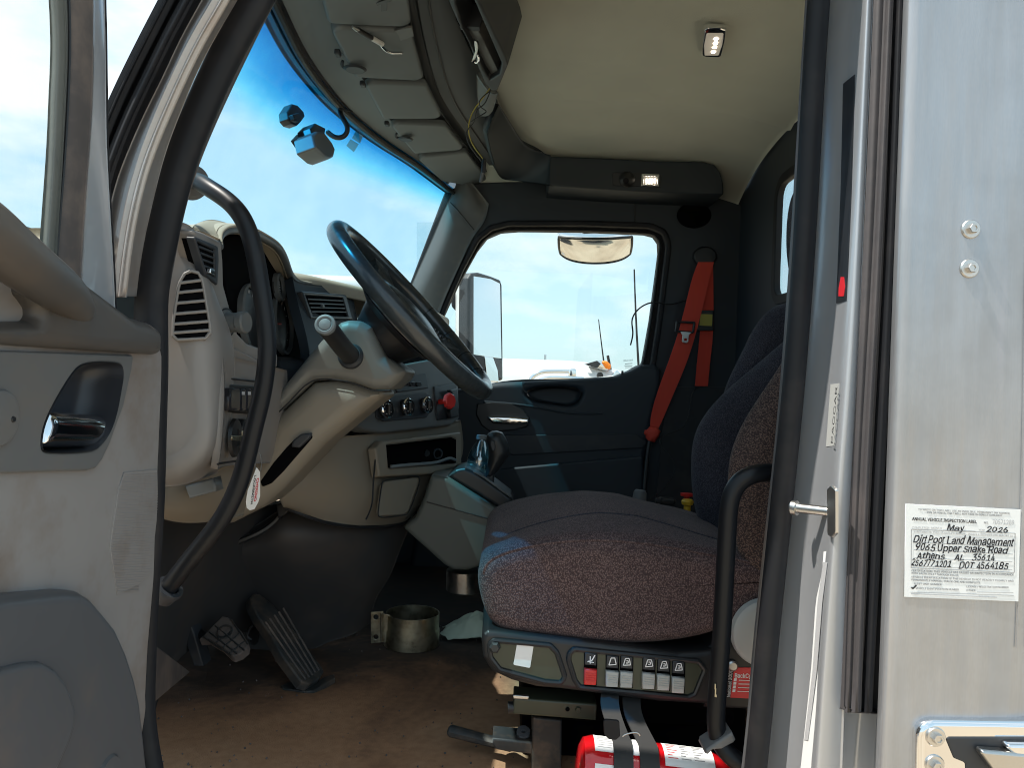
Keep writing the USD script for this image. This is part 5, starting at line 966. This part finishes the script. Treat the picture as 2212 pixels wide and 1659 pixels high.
part(brk, 'pad_grid', cat(*[tube([BK.off(.0012).hit(*a), BK.off(.0012).hit(*b)], .0016, 6) for a, b in gr]), 'bar_black'); part(brk, 'round_emblem', lathe_open([(.012, 0), (.0165, 0), (.016, .0028), (.0125, .0028)], BK.hit(485, 1366), BK.n, 28), 'bar_black'); part(brk, 'emblem_plate', lathe([(0, .002), (.012, .002), (.0125, 0)], BK.hit(485, 1366), BK.n, 28), 'rubber_dusty')
part(brk, 'arm', tube([V(470, 1385, 1.60), V(420, 1360, 1.64), V(395, 1300, 1.68), V(380, 1200, 1.72)], [.012, .014, .016, .018], 10, sm=24, flat=.6), 'black')
part(brk, 'bracket', plate(PY(1.60), [(372, 1310), (392, 1290), (420, 1370), (440, 1440), (418, 1440)], .04, .004), 'dark')
obj('side_kick_plate', plate(PT((330, 1470, 1.16), (412, 1455, 1.56), (330, 1560, 1.18)), [(310, 1400), (340, 1395), (413, 1452), (322, 1530), (312, 1530)], .02, .004), 'rubber_dusty', label='brown dusty kick plate at the floor corner beside the doorway', cat='kick plate')

# ---------------------------------------------------------------- things lying on the floor
cl = thing('pipe_clamp', 'brassy steel band clamp standing on the cab floor before the seat', 'pipe clamp', V(888, 1400, 1.95))
cc = V(889, 1392, 1.965); cc[2] = Z0 + FL + .003
part(cl, 'band', lathe_open([(.0665, 0), (.0685, 0), (.0685, .038), (.0665, .041), (.0665, .078), (.0648, .078), (.0648, .040), (.0665, .036)], cc, (0, 0, 1), 72), 'brass_steel', smooth=40)
fp = PY(1.925)
fl = part(cl, 'bolt_flange', plate(fp, [(801, 1323), (828, 1321), (829, 1388), (801, 1391)], .004, .001, r=.001, holes=[[(812 + 5.5 * math.cos(t), 1334 + 5.5 * math.sin(t)) for t in np.linspace(0, 6.28, 18, endpoint=False)], [(812 + 5.5 * math.cos(t), 1377 + 5.5 * math.sin(t)) for t in np.linspace(0, 6.28, 18, endpoint=False)]]), 'brass_steel')
part(cl, 'flange_rib', tube([fp.off(.001).hit(824, 1326), fp.off(.001).hit(824, 1386)], .003, 8), 'brass_steel'); part(cl, 'flange_web', plate(PY(1.93), [(826, 1326), (846, 1330), (846, 1392), (826, 1386)], .003, .0005), 'brass_steel')
gx, gy = np.meshgrid(np.linspace(0, 1, 36), np.linspace(0, 1, 30), indexing='ij')
g0 = V(1005, 1345, 2.05); g0[2] = Z0 + FL
hgt = .050 * np.sin(np.pi * np.clip(gx, .02, .98)) ** .6 * np.sin(np.pi * np.clip(gy, .02, .98)) ** .6
pp = np.stack([g0[0] - .05 + gx * .15 + .012 * np.sin(9 * gy + 2), g0[1] - .05 + gy * .10, g0[2] + .004 + hgt * (.45 + 1.1 * meshkit.fbm(np.stack([gx * 4, gy * 4, gx * 0], -1), 3, 5))], -1)
pp += .016 * (meshkit.fbm(pp * 32, 3, 9) - .5)[..., None] * [1, 1, .3]
obj('crumpled_glove', sheet(pp, .002), 'glove', smooth=True, label='crumpled pale green rag lying on the floor in front of the seat cushion', cat='rag')
crumbs = [lumpy(trimesh.creation.icosphere(1, random.uniform(.0007, .002)).apply_translation([x, y, Z0 + FL + .002]), .002, 300, i) for i in range(260) for x, y in [(random.uniform(-.75, .15), 1.28 + 0.85 * random.random() ** 1.6)]]
obj('floor_crumbs', cat(*crumbs), 'rubber_dusty', kind='stuff', label='dirt crumbs scattered over the cab floor', cat='dirt', smooth=True)

# ---------------------------------------------------------------- valves beside the far floor
vl = thing('valve_knobs', 'yellow and red valve knobs beside the seat at the far floor', 'valve', V(1495, 1110, 2.3))
part(vl, 'yellow_knob', lathe([(0, 0), (.010, 0), (.010, .024), (.016, .027), (.018, .036), (.014, .042), (0, .042)], V(1484, 1110, 2.3), (0, 0, 1), 28), 'yellow'); part(vl, 'red_knob', lathe([(0, 0), (.008, 0), (.008, .016), (.018, .018), (.019, .026), (0, .028)], V(1483, 1085, 2.34), (0, 0, 1), 28), 'red_plastic')
part(vl, 'base', rbox(V(1505, 1125, 2.3), (.10, .06, .03), .006), 'dark')
obj('grey_lever', lathe([(0, 0), (.020, 0), (.018, .028), (.014, .034), (0, .034)], V(1380, 1085, 2.2), (0.1, 0, 1), 24), 'trim_grey', label='small grey lever top rising behind the seat cushion', cat='lever')
obj('red_buckle', cat(rbox(V(1440, 1083, 2.3), (.05, .03, .022), .008), rbox(V(1422, 1082, 2.285), (.018, .02, .014), .004)), 'black', label='black buckle lying behind the seat cushion near the valve knobs', cat='buckle')

# ---------------------------------------------------------------- overhead lining and storage pockets
oh = thing('overhead_console', 'grey overhead storage console with a row of pockets above the windscreen', 'overhead console', (-.35, 1.9, Z0 + .7))
def curve(pts, n=70): return spl(np.array([p + CAM * [0, 0, 0] for p in pts]), n)
K0 = [(-.16, 1.02, .662), (-.31, 1.12, .682), (-.42, 1.28, .694), (-.457, 1.5, .698), (-.468, 1.7, .698), (-.462, 1.9, .698), (-.442, 2.08, .698), (-.388, 2.31, .698), (-.32, 2.52, .697), (-.25, 2.76, .690)]
K1 = [(-.10, 1.02, .68), (-.25, 1.12, .695), (-.35, 1.28, .70), (-.386, 1.5, .702), (-.395, 1.7, .702), (-.386, 1.85, .702), (-.372, 2.08, .702), (-.346, 2.29, .702), (-.305, 2.5, .702), (-.24, 2.76, .70)]
K2 = [(0., 1.02, .70), (-.12, 1.12, .725), (-.20, 1.28, .74), (-.238, 1.5, .745), (-.244, 1.7, .745), (-.245, 1.9, .745), (-.230, 2.15, .745), (-.178, 2.48, .745), (-.13, 2.76, .745), (-.10, 2.84, .74)]
K3 = [(0.02, 1.02, .72), (-.09, 1.12, .745), (-.18, 1.28, .76), (-.214, 1.5, .765), (-.224, 1.7, .765), (-.226, 1.9, .765), (-.215, 2.15, .765), (-.162, 2.46, .765), (-.115, 2.74, .765), (-.09, 2.84, .76)]
K4 = [(.08, 1.02, .74), (-.02, 1.12, .765), (-.10, 1.28, .785), (-.135, 1.5, .79), (-.140, 1.7, .79), (-.13, 1.9, .79), (-.112, 2.15, .79), (-.08, 2.4, .79), (-.03, 2.6, .79), (.02, 2.74, .79)]
K5 = [(.10, 1.02, .78), (.0, 1.12, .80), (-.08, 1.28, .83), (-.115, 1.5, .84), (-.118, 1.7, .84), (-.11, 1.9, .84), (-.09, 2.15, .835), (-.06, 2.4, .82), (-.01, 2.6, .81), (.04, 2.74, .80)]
KS = [spl(np.array(k) + [0, 0, Z0], 80) for k in (K0, K1, K2, K3, K4, K5)]
part(oh, 'front_lining', sheet(np.stack([KS[0], KS[0] * .5 + KS[1] * .5 + [0, 0, .004], KS[1] + [0, 0, .012]]), .008), 'lining', smooth=True)
part(oh, 'pocket_well', sheet(np.stack([KS[1] + [0, 0, .014], KS[1] * .5 + KS[2] * .5 + [0, 0, .02], KS[2] + [0, 0, .012]]), .008), 'dark', smooth=True)
part(oh, 'channel', sheet(np.stack([KS[2] + [0, 0, .006], KS[2] * .5 + KS[3] * .5 + [0, 0, .022], KS[3]]), .008), 'dark', smooth=True)
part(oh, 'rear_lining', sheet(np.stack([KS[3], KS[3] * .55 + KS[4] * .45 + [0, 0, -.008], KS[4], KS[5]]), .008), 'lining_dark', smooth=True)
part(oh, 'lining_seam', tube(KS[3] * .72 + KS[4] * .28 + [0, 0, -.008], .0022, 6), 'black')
def at_pocket(px, py):
    """point on the sloping pocket faces (0.702 high at the front edge, 0.745 at the rear)"""
    q = Vz(px, py, .72)
    for _ in range(8):
        y = q[1]; x1, x2 = np.interp(y, KS[1][:, 1], KS[1][:, 0]), np.interp(y, KS[2][:, 1], KS[2][:, 0]); t = (q[0] - x1) / (x2 - x1); q = Vz(px, py, .700 + .043 * np.clip(t, -.2, 1.3))
    return q
def pocket(tl, tr, br_, bl, label=None, bulge=.008):
    """a padded pocket door between four picture corners"""
    A = np.array([at_pocket(*p) for p in (tl, tr, br_, bl)]); pl_ = Plane(A.mean(0), np.cross(A[1] - A[3], A[2] - A[0]), up=(0, 1, 0)); ring = np.array([[(a - pl_.p0) @ pl_.u, (a - pl_.p0) @ pl_.v] for a in A])
    return part(oh, 'pocket_door', slab(clean(rounded(ring, .018), .012), pl_.off(.010), .018, .008, nb=5), 'lining', smooth=55), pl_
pocket((660, -140), (868, -130), (889, 52), (707, 40)); pocket((708, 48), (888, 60), (917, 168), (766, 160)); pocket((783, 170), (920, 175), (957, 251), (826, 250)); pocket((836, 258), (961, 264), (1005, 318), (893, 326)); pocket((896, 333), (1008, 325), (1068, 405), (952, 388))
for q, w in (((756, 136), .026), ((868, 290), .022)):
    c = at_pocket(*q); part(oh, 'finger_notch', lathe([(0, .004), (w * .8, .004), (w, 0), (0, -.004)], c + [0.012, 0, -.012], (0, 0, -1), 24), 'dark'); part(oh, 'clip', tube([c + [-.012, -.02, -.004], c + [-.016, 0, -.008], c + [-.004, .014, -.006]], .0035, 8, sm=10), 'dark')
for q in ((784, 176), (836, 262), (730, 108)): part(oh, 'hinge_tab', rbox(at_pocket(*q) + [0, 0, -.006], (.012, .022, .012), .003), 'dark')
part(oh, 'elastic_tab', plate(Plane(at_pocket(869, 72) + [0, 0, -.012], (0, 0, -1), up=(0, 1, 0)), [(852, 66), (890, 58), (894, 78), (858, 90)], .004, .001), 'slate'); tp = at_pocket(826, 15)
part(oh, 'tape_patch', cat(plate(Plane(tp + [0, 0, -.013], (0, 0, -1), up=(0, 1, 0)), [(822, -30), (838, -30), (836, 22), (823, 24)], .002, .0004), plate(Plane(tp + [0, 0, -.0155], (0, 0, -1), up=(0, 1, 0)), [(812, 6), (848, -6), (846, 2), (814, 12)], .002, .0004)), 'black')
# black shelf box at the rear of the console
RS = Plane(Vz(1060, 120, .70), (-.25, 0, -1), up=(0, 1, 0))
sh_o = [(960, -60), (968, 0), (985, 40), (1012, 92), (1030, 140), (1048, 180), (1062, 196), (1074, 196), (1097, 140), (1092, 122), (1034, 0), (1005, -60)]
part(oh, 'shelf_box', plate(RS, sh_o, .11, .004, r=.004, step=.02, holes=[[(978, -30), (985, 10), (1000, 62), (1026, 112), (1045, 152), (1058, 172), (1078, 160), (1083, 136), (1028, 10), (1010, -30)]]), 'dark')
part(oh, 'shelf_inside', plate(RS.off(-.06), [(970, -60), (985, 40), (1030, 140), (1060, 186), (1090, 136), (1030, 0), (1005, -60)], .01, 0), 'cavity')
part(oh, 'shelf_divider', plate(RS.off(-.012), [(992, 56), (1036, 58), (1036, 66), (996, 64)], .05, .001), 'dark'); part(oh, 'shelf_flap', plate(RS.off(-.014), [(1004, 66), (1034, 66), (1080, 160), (1056, 168), (1040, 142), (1022, 104)], .03, .002), 'slate')
part(oh, 'shelf_fairing', pxgrid([[(1030, 160, 1.95), (1058, 198, 2.02), (1076, 200, 2.05)], [(1030, 200, 2.05), (1052, 222, 2.1), (1070, 222, 2.12)], [(1035, 250, 2.2), (1052, 250, 2.2), (1064, 240, 2.18)]], 12, 16, .02), 'lining', smooth=True)
hook = thing('metal_hook', 'small silver clip hanging inside the black overhead shelf box', 'clip', RS.off(.004).hit(1028, 120)); part(hook, 'shank', plate(RS.off(.006), [(1024, 88), (1031, 90), (1033, 104), (1029, 122), (1022, 134), (1020, 128), (1026, 110)], .004, .001), 'steel'); part(hook, 'clasp', tube([RS.off(.006).hit(*q) for q in ((1032, 118), (1034, 126), (1028, 134), (1020, 130))], .0028, 8, sm=16), 'chrome')
pen = thing('pen', 'black and white ballpoint pen tucked into the top overhead pocket', 'pen', at_pocket(800, 55))
a, b = at_pocket(762, 33) + [0, 0, -.022], at_pocket(826, 78) + [0, 0, -.016]; u = (b - a)
part(pen, 'tip', tube([a, a + u * .18], [.0024, .005], 16, round_end=False), 'steel'); part(pen, 'grip', tube([a + u * .17, a + u * .62], .0056, 16, round_end=False), 'black'); part(pen, 'barrel', tube([a + u * .61, b], .0055, 16), 'white_plastic')
a2, b2 = at_pocket(824, 79) + [0, 0, -.018], at_pocket(868, 98) + [0, 0, -.016]; part(pen, 'clip', tube([a2, (a2 + b2) / 2 + [-.006, 0, -.006], b2], .0032, 10, sm=16), 'chrome')
wr_ = thing('loose_wires', 'loose black and yellow wires hanging from the overhead shelf box', 'wires', V(1035, 300, 2.2))
def wpx(pts, r, mat, name='wire'): part(wr_, name, tube([V(*q) for q in pts], r, 6, sm=60), mat, smooth=True)
wpx([(1058, 190, 2.0), (1040, 215, 2.02), (1022, 240, 2.05), (1012, 275, 2.08), (1018, 305, 2.1), (1032, 328, 2.1), (1044, 345, 2.1), (1046, 362, 2.1)], .0016, 'wire_yellow'); wpx([(1060, 192, 2.0), (1045, 225, 2.02), (1030, 238, 2.03), (1024, 262, 2.06), (1008, 285, 2.08), (1014, 312, 2.09), (1030, 335, 2.1), (1044, 352, 2.1)], .0014, 'black'); wpx([(1060, 195, 2.0), (1036, 218, 2.01), (1040, 232, 2.02), (1050, 240, 2.03), (1036, 250, 2.04), (1018, 262, 2.06)], .0014, 'black')
part(wr_, 'connector', tube([V(1046, 345, 2.1), V(1044, 372, 2.1)], .006, 10), 'black'); part(wr_, 'plug', tube([V(1044, 366, 2.1), V(1038, 392, 2.1)], [.005, .0035], 8), 'trim_grey')

# ---------------------------------------------------------------- lamps in the roof
dl = thing('dome_lamp', 'lit dome lamp with clear lens and chrome rim on the pale roof lining', 'lamp', Vz(1545, 95, .84))
DLP = Plane(Vz(1545, 95, .831), (.07, .03, -1), up=(0, 1, 0))
lo = [(1521, 66), (1530, 62), (1558, 62), (1569, 65), (1567, 88), (1559, 120), (1554, 124), (1522, 123), (1516, 120), (1517, 100)]
part(dl, 'rim', plate(DLP.off(.002), lo, .012, .004, r=.005, step=.01, holes=[[(1528, 74), (1561, 74), (1558, 95), (1551, 118), (1524, 118), (1523, 98)]]), 'chrome')
part(dl, 'lens', plate(DLP.off(.0035), [(1526, 72), (1563, 72), (1560, 95), (1552, 120), (1522, 120), (1521, 98)], .004, .003, r=.003), 'lens')
for q in ((1547, 83), (1546, 92), (1544, 101), (1541, 111)): part(dl, 'light_diode', lathe([(0, .003), (.0042, .0025), (.0052, 0)], DLP.off(.0038).hit(*q), DLP.n, 14), 'led')
rl_ = thing('reading_lamp', 'lit square reading lamp with swivel spot on the dark side header', 'lamp', HP.hit(1390, 388)); HL = HP.off(.004)
part(rl_, 'base_plate', plate(HL, [(1322, 371), (1430, 373), (1428, 404), (1322, 400)], .01, .003, r=.008), 'dark'); part(rl_, 'eyeball', lathe([(0, .018), (.014, .015), (.024, .007), (.027, 0)], HL.off(.001).hit(1355, 387), HL.n, 32), 'black'); part(rl_, 'spot_lens', lathe([(0, .006), (.009, .006), (.010, .002), (0, 0)], HL.off(.013).hit(1352, 390), HL.n + np.array([0, 0, -.3]), 20), 'gloss')
part(rl_, 'rim', plate(HL.off(.004), [(1386, 374), (1425, 375), (1424, 403), (1384, 402)], .012, .003, r=.003, holes=[[(1391, 380), (1420, 381), (1419, 398), (1390, 397)]]), 'chrome'); part(rl_, 'lens', plate(HL.off(.002), [(1388, 377), (1423, 378), (1422, 400), (1387, 399)], .004, 0), 'lens')
for k in range(4): part(rl_, 'light_diode', rbox(HL.off(.0028).hit(1397 + k * 6, 390), (.005, .003, .014), .001), 'led_small')

# ---------------------------------------------------------------- sensors on the windscreen
def Wp(px, py):
    """where a picture ray meets the bowed windscreen"""
    best = None
    d = ray(px, py); ys = np.linspace(1.1, 2.8, 400); P_ = CAM + ys[:, None] * d
    top = np.stack([np.interp(ys, wt[:, 1], wt[:, k]) for k in (0, 2)], 1); s = (top[:, 1] - P_[:, 2]) / .56; xg = top[:, 0] - s * (.235 + .10 * np.clip(1 - ((ys - 1.94) / .9) ** 2, 0, 1))
    f = P_[:, 0] - xg; i = np.nonzero(np.diff(np.sign(f)))[0]
    return P_[i[0]] if len(i) else V(px, py, 1.95)
GP = Plane(Wp(690, 300), (.92, 0, .38))
cm = thing('windscreen_camera', 'black camera box with curled cable fixed to the windscreen glass', 'camera', Wp(690, 300))
part(cm, 'mount', plate(GP.off(.022), [(653, 295), (664, 282), (684, 278), (690, 300), (684, 316), (668, 318)], .025, .004, r=.0015), 'dark'); part(cm, 'housing', plate(GP.off(.052), [(677, 290), (686, 282), (700, 284), (716, 305), (725, 325), (722, 338), (714, 342), (704, 338), (684, 318)], .040, .006, r=.002, nb=4), 'slate', smooth=50); part(cm, 'top_block', plate(GP.off(.040), [(672, 276), (682, 265), (704, 276), (702, 296), (684, 300), (676, 292)], .03, .004, r=.0015), 'black')
for k in range(3): part(cm, 'cooling_fin', rbox(GP.off(.03).hit(682 + k * 8, 322 + k * 6), (.008, .012, .008), .002), 'black')
cb = [V(735, 236, 1.97), V(738, 250, 1.955), V(748, 268, 1.95), V(750, 282, 1.95), V(742, 294, 1.95), V(725, 296, 1.95), V(708, 285, 1.955)]
part(cm, 'cable', tube(cb, .0062, 12, sm=50), 'black', smooth=True); part(cm, 'cable_tie', tube([V(733, 234, 1.95), V(760, 240, 1.97)], .003, 6), 'black')
sn = thing('rain_sensor', 'small black sensor on the windscreen above the camera box', 'sensor', Wp(640, 247))
GS = Plane(Wp(640, 247), (.92, 0, .38)); part(sn, 'housing', plate(GS.off(.020), [(622, 240), (632, 223), (643, 226), (656, 240), (659, 252), (652, 262), (644, 270), (632, 266), (624, 256)], .020, .004, r=.0015, nb=4), 'dark', smooth=50); part(sn, 'lens_block', plate(GS.off(.030), [(634, 246), (646, 242), (656, 252), (648, 262), (638, 258)], .012, .003, r=.002), 'black')
ww = thing('windscreen_sticker', 'two pale square stickers on the blue band of the windscreen', 'sticker', Wp(770, 300)); GT = Plane(Wp(770, 302) + [.012, 0, .005], (.92, 0.25, .38)); part(ww, 'upper_square', plate(GT, [(768, 283), (784, 293), (777, 309), (760, 298)], .001, .0002), 'lining'); part(ww, 'lower_square', plate(GT, [(757, 300), (774, 311), (764, 328), (748, 314)], .001, .0002), 'pocket_blue')

# ---------------------------------------------------------------- mirrors outside the passenger door
mr = thing('door_mirror', 'tall white backed door mirror outside the passenger window', 'mirror', V(1050, 800, 3.25))
MP = Plane(V(1052, 690, 3.2), (.80, -.60, .02))
part(mr, 'housing', plate(MP.off(.004), [(1013, 600), (1020, 589), (1036, 588), (1062, 596), (1082, 604), (1086, 616), (1088, 772), (1088, 822), (1012, 822), (1012, 700)], .05, .012, r=.01, step=.02, holes=[[(1026, 598), (1060, 604), (1080, 614), (1083, 774), (1025, 764)]]), 'dark')
part(mr, 'mirror_glass', plate(MP.off(.001), [(1023, 596), (1082, 606), (1084, 775), (1023, 766)], .01, .001), 'chrome'); part(mr, 'spot_mirror', plate(MP.off(.006), [(1046, 769), (1066, 772), (1076, 800), (1078, 826), (1052, 824)], .01, .004, r=.006), 'chrome')
part(mr, 'white_back', sheet(grid_spl([[V(984, p, 3.30), V(990, p - 4 * (p < 620), 3.22), V(1014, p - 8 * (p < 620), 3.16)] for p in (606, 650, 720, 790, 830)], 16, 12), .03), 'truck_white', smooth=True); part(mr, 'lamp_pod', plate(PY(3.3), [(972, 640), (985, 630), (985, 672), (976, 662)], .05, .006), 'dark')
lm = thing('look_down_mirror', 'wide convex mirror above the passenger window reflecting the dusty ground', 'mirror', V(1285, 520, 3.02))
ux = np.linspace(-1, 1, 24); Lm = []
for t in np.linspace(0, 1, 12):
    r_ = []
    for s in ux:
        top_y, bot_y = 514 - 4 * s * s + 1.5, 556 + 12 * (1 - s * s) - 8 * abs(s) ** 6; py = top_y + (bot_y - top_y) * t; hw = 79 - 4 * t ** 3; r_.append(V(1286 + s * hw, py, 2.985 + .055 * s * s + .13 * t + .018 * (2 * t - 1) ** 2))
    Lm.append(r_)
mface = np.array(Lm); part(lm, 'mirror_face', sheet(mface, .008), 'chrome', smooth=True); loop = np.vstack([mface[0], mface[1:-1, -1], mface[-1][::-1], mface[1:-1, 0][::-1]]); part(lm, 'rim', tube(loop, .0055, 8, closed=True), 'dark')
part(lm, 'housing', sheet(np.stack([mface[0] + [0, .0, .004], mface[0] + [0, .03, .035], mface[0] + [0, .12, .04]]), .006), 'chrome', smooth=True); part(lm, 'bracket', rbox(V(1290, 500, 3.06), (.12, .03, .03), .006), 'black')

# ---------------------------------------------------------------- white truck parked beyond, antennas
wt_ = thing('white_truck', 'white conventional truck parked beyond the passenger window, orange marker lamp on its hood', 'truck', (1.0, 9.3, 0))
def hz(s): return [(1000, 770), (1085, 779), (1180, 781), (1262, 786), (1320, 800), (1370, 815), (1400, 826)]
hood = []
for px, py in ((940, 772), (1020, 775), (1085, 778), (1140, 780), (1200, 782), (1260, 786), (1310, 797), (1350, 810), (1392, 826)):
    c = V(px, py, 8.9); yy = np.array([8.15, 8.22, 8.45, 8.9, 9.4, 9.62, 9.7]); dz = np.array([-.55, -.16, -.03, 0, -.03, -.16, -.55]); hood.append(np.stack([np.full(7, c[0]), yy, c[2] + dz * (1 + 0 * px)], 1))
part(wt_, 'hood', sheet(grid_spl(np.array(hood), 30, 30), .02), 'truck_white', smooth=True)
part(wt_, 'body', cat(rbox((.55, 8.95, 1.30), (1.9, 1.5, .9), .08), rbox((-.9, 8.98, 1.3), (1.6, 1.5, 1.2), .08)), 'truck_white')
part(wt_, 'cab_roof', rbox((-1.8, 8.95, 2.6), (1.4, 1.9, .6), .12), 'truck_white'); part(wt_, 'windscreen', sheet(grid_spl(np.array([[(-.62, 8.1, 2.1), (-.5, 9, 2.15), (-.62, 9.8, 2.1)], [(-1.1, 8.15, 2.85), (-1.0, 9, 2.85), (-1.1, 9.75, 2.85)]]), 8, 16), .02), 'gloss', smooth=True)
for s in (0, 1): part(wt_, 'wheel', cat(lathe([(0, -.14), (.42, -.14), (.50, -.10), (.50, .10), (.42, .14), (0, .14)], (.85, 8.25 + 1.4 * s, .5), (0, 1, 0), 40)), 'tyre_black')
part(wt_, 'grille', rbox((1.60, 8.95, 1.3), (.2, 1.4, 1.0), .05), 'chrome'); part(wt_, 'bumper', rbox((1.65, 8.95, .65), (.25, 2.2, .35), .06), 'chrome')
part(wt_, 'marker_lamp', plate(PY(8.2), [(1262, 788), (1288, 779), (1310, 780), (1316, 790), (1314, 802), (1290, 796)], .25, .03, r=.02), 'chrome'); part(wt_, 'orange_marker', plate(PY(8.17), [(1296, 777), (1312, 780), (1321, 788), (1320, 800), (1308, 795)], .2, .03, r=.02), 'orange_lens')
part(wt_, 'hood_vent', plate(PY(8.19), [(1262, 787), (1290, 779), (1298, 786), (1290, 795)], .03, .005), 'dark')
arm = part(wt_, 'mirror_arm', tube([V(x, y, 7.9) for x, y in ((1142, 830), (1150, 815), (1166, 805), (1190, 802), (1235, 802))], .022, 10, sm=40), 'chrome'); part(arm, 'arm_joint', cat(rbox(V(1236, 806, 7.9), (.08, .06, .09), .02), rbox(V(1234, 817, 7.9), (.12, .06, .04), .01)), 'chrome')
part(wt_, 'lower_rail', tube([V(x, y, 7.8) for x, y in ((1160, 824), (1180, 817), (1210, 816), (1260, 818))], .016, 8, sm=30), 'chrome'); part(wt_, 'hood_latch', lathe([(0, .02), (.03, .02), (.035, 0)], V(1296, 811, 8.14), (0, -1, 0), 18), 'black'); part(wt_, 'wiper_arm', tube([V(x, y, 7.9) for x, y in ((1290, 818), (1340, 813), (1372, 810))], .014, 8, sm=12), 'white_plastic'); part(wt_, 'hood_ornament', rbox(V(1178, 774, 8.9), (.03, .03, .09), .008), 'chrome')
part(wt_, 'mirror_pod', cat(*[plate(PY(8.0), [(x, 812), (x + 14, 800), (x + 26, 812), (x + 18, 820)], .1, .01) for x in (1320, 1344)]), 'chrome')
obj('antenna', tube([V(1370, 582, 8.6), V(1374, 690, 8.6), V(1381, 818, 8.6)], [.008, .011, .014], 8, sm=16), 'black', smooth=True, label='taller thin whip antenna standing near the right edge of the passenger window', cat='antenna', group='whip antennas')
obj('antenna', tube([V(1293, 690, 9.0), V(1299, 740, 9.0), V(1306, 795, 9.0)], [.005, .007, .010], 8, sm=16), 'black', smooth=True, label='shorter thin whip antenna rising behind the orange marker lamp', cat='antenna', group='whip antennas')
obj('antenna_stub', tube([V(1313, 769, 8.4), V(1319, 800, 8.4)], .015, 8), 'black', smooth=True, label='stubby black antenna right of the orange marker lamp', cat='antenna')
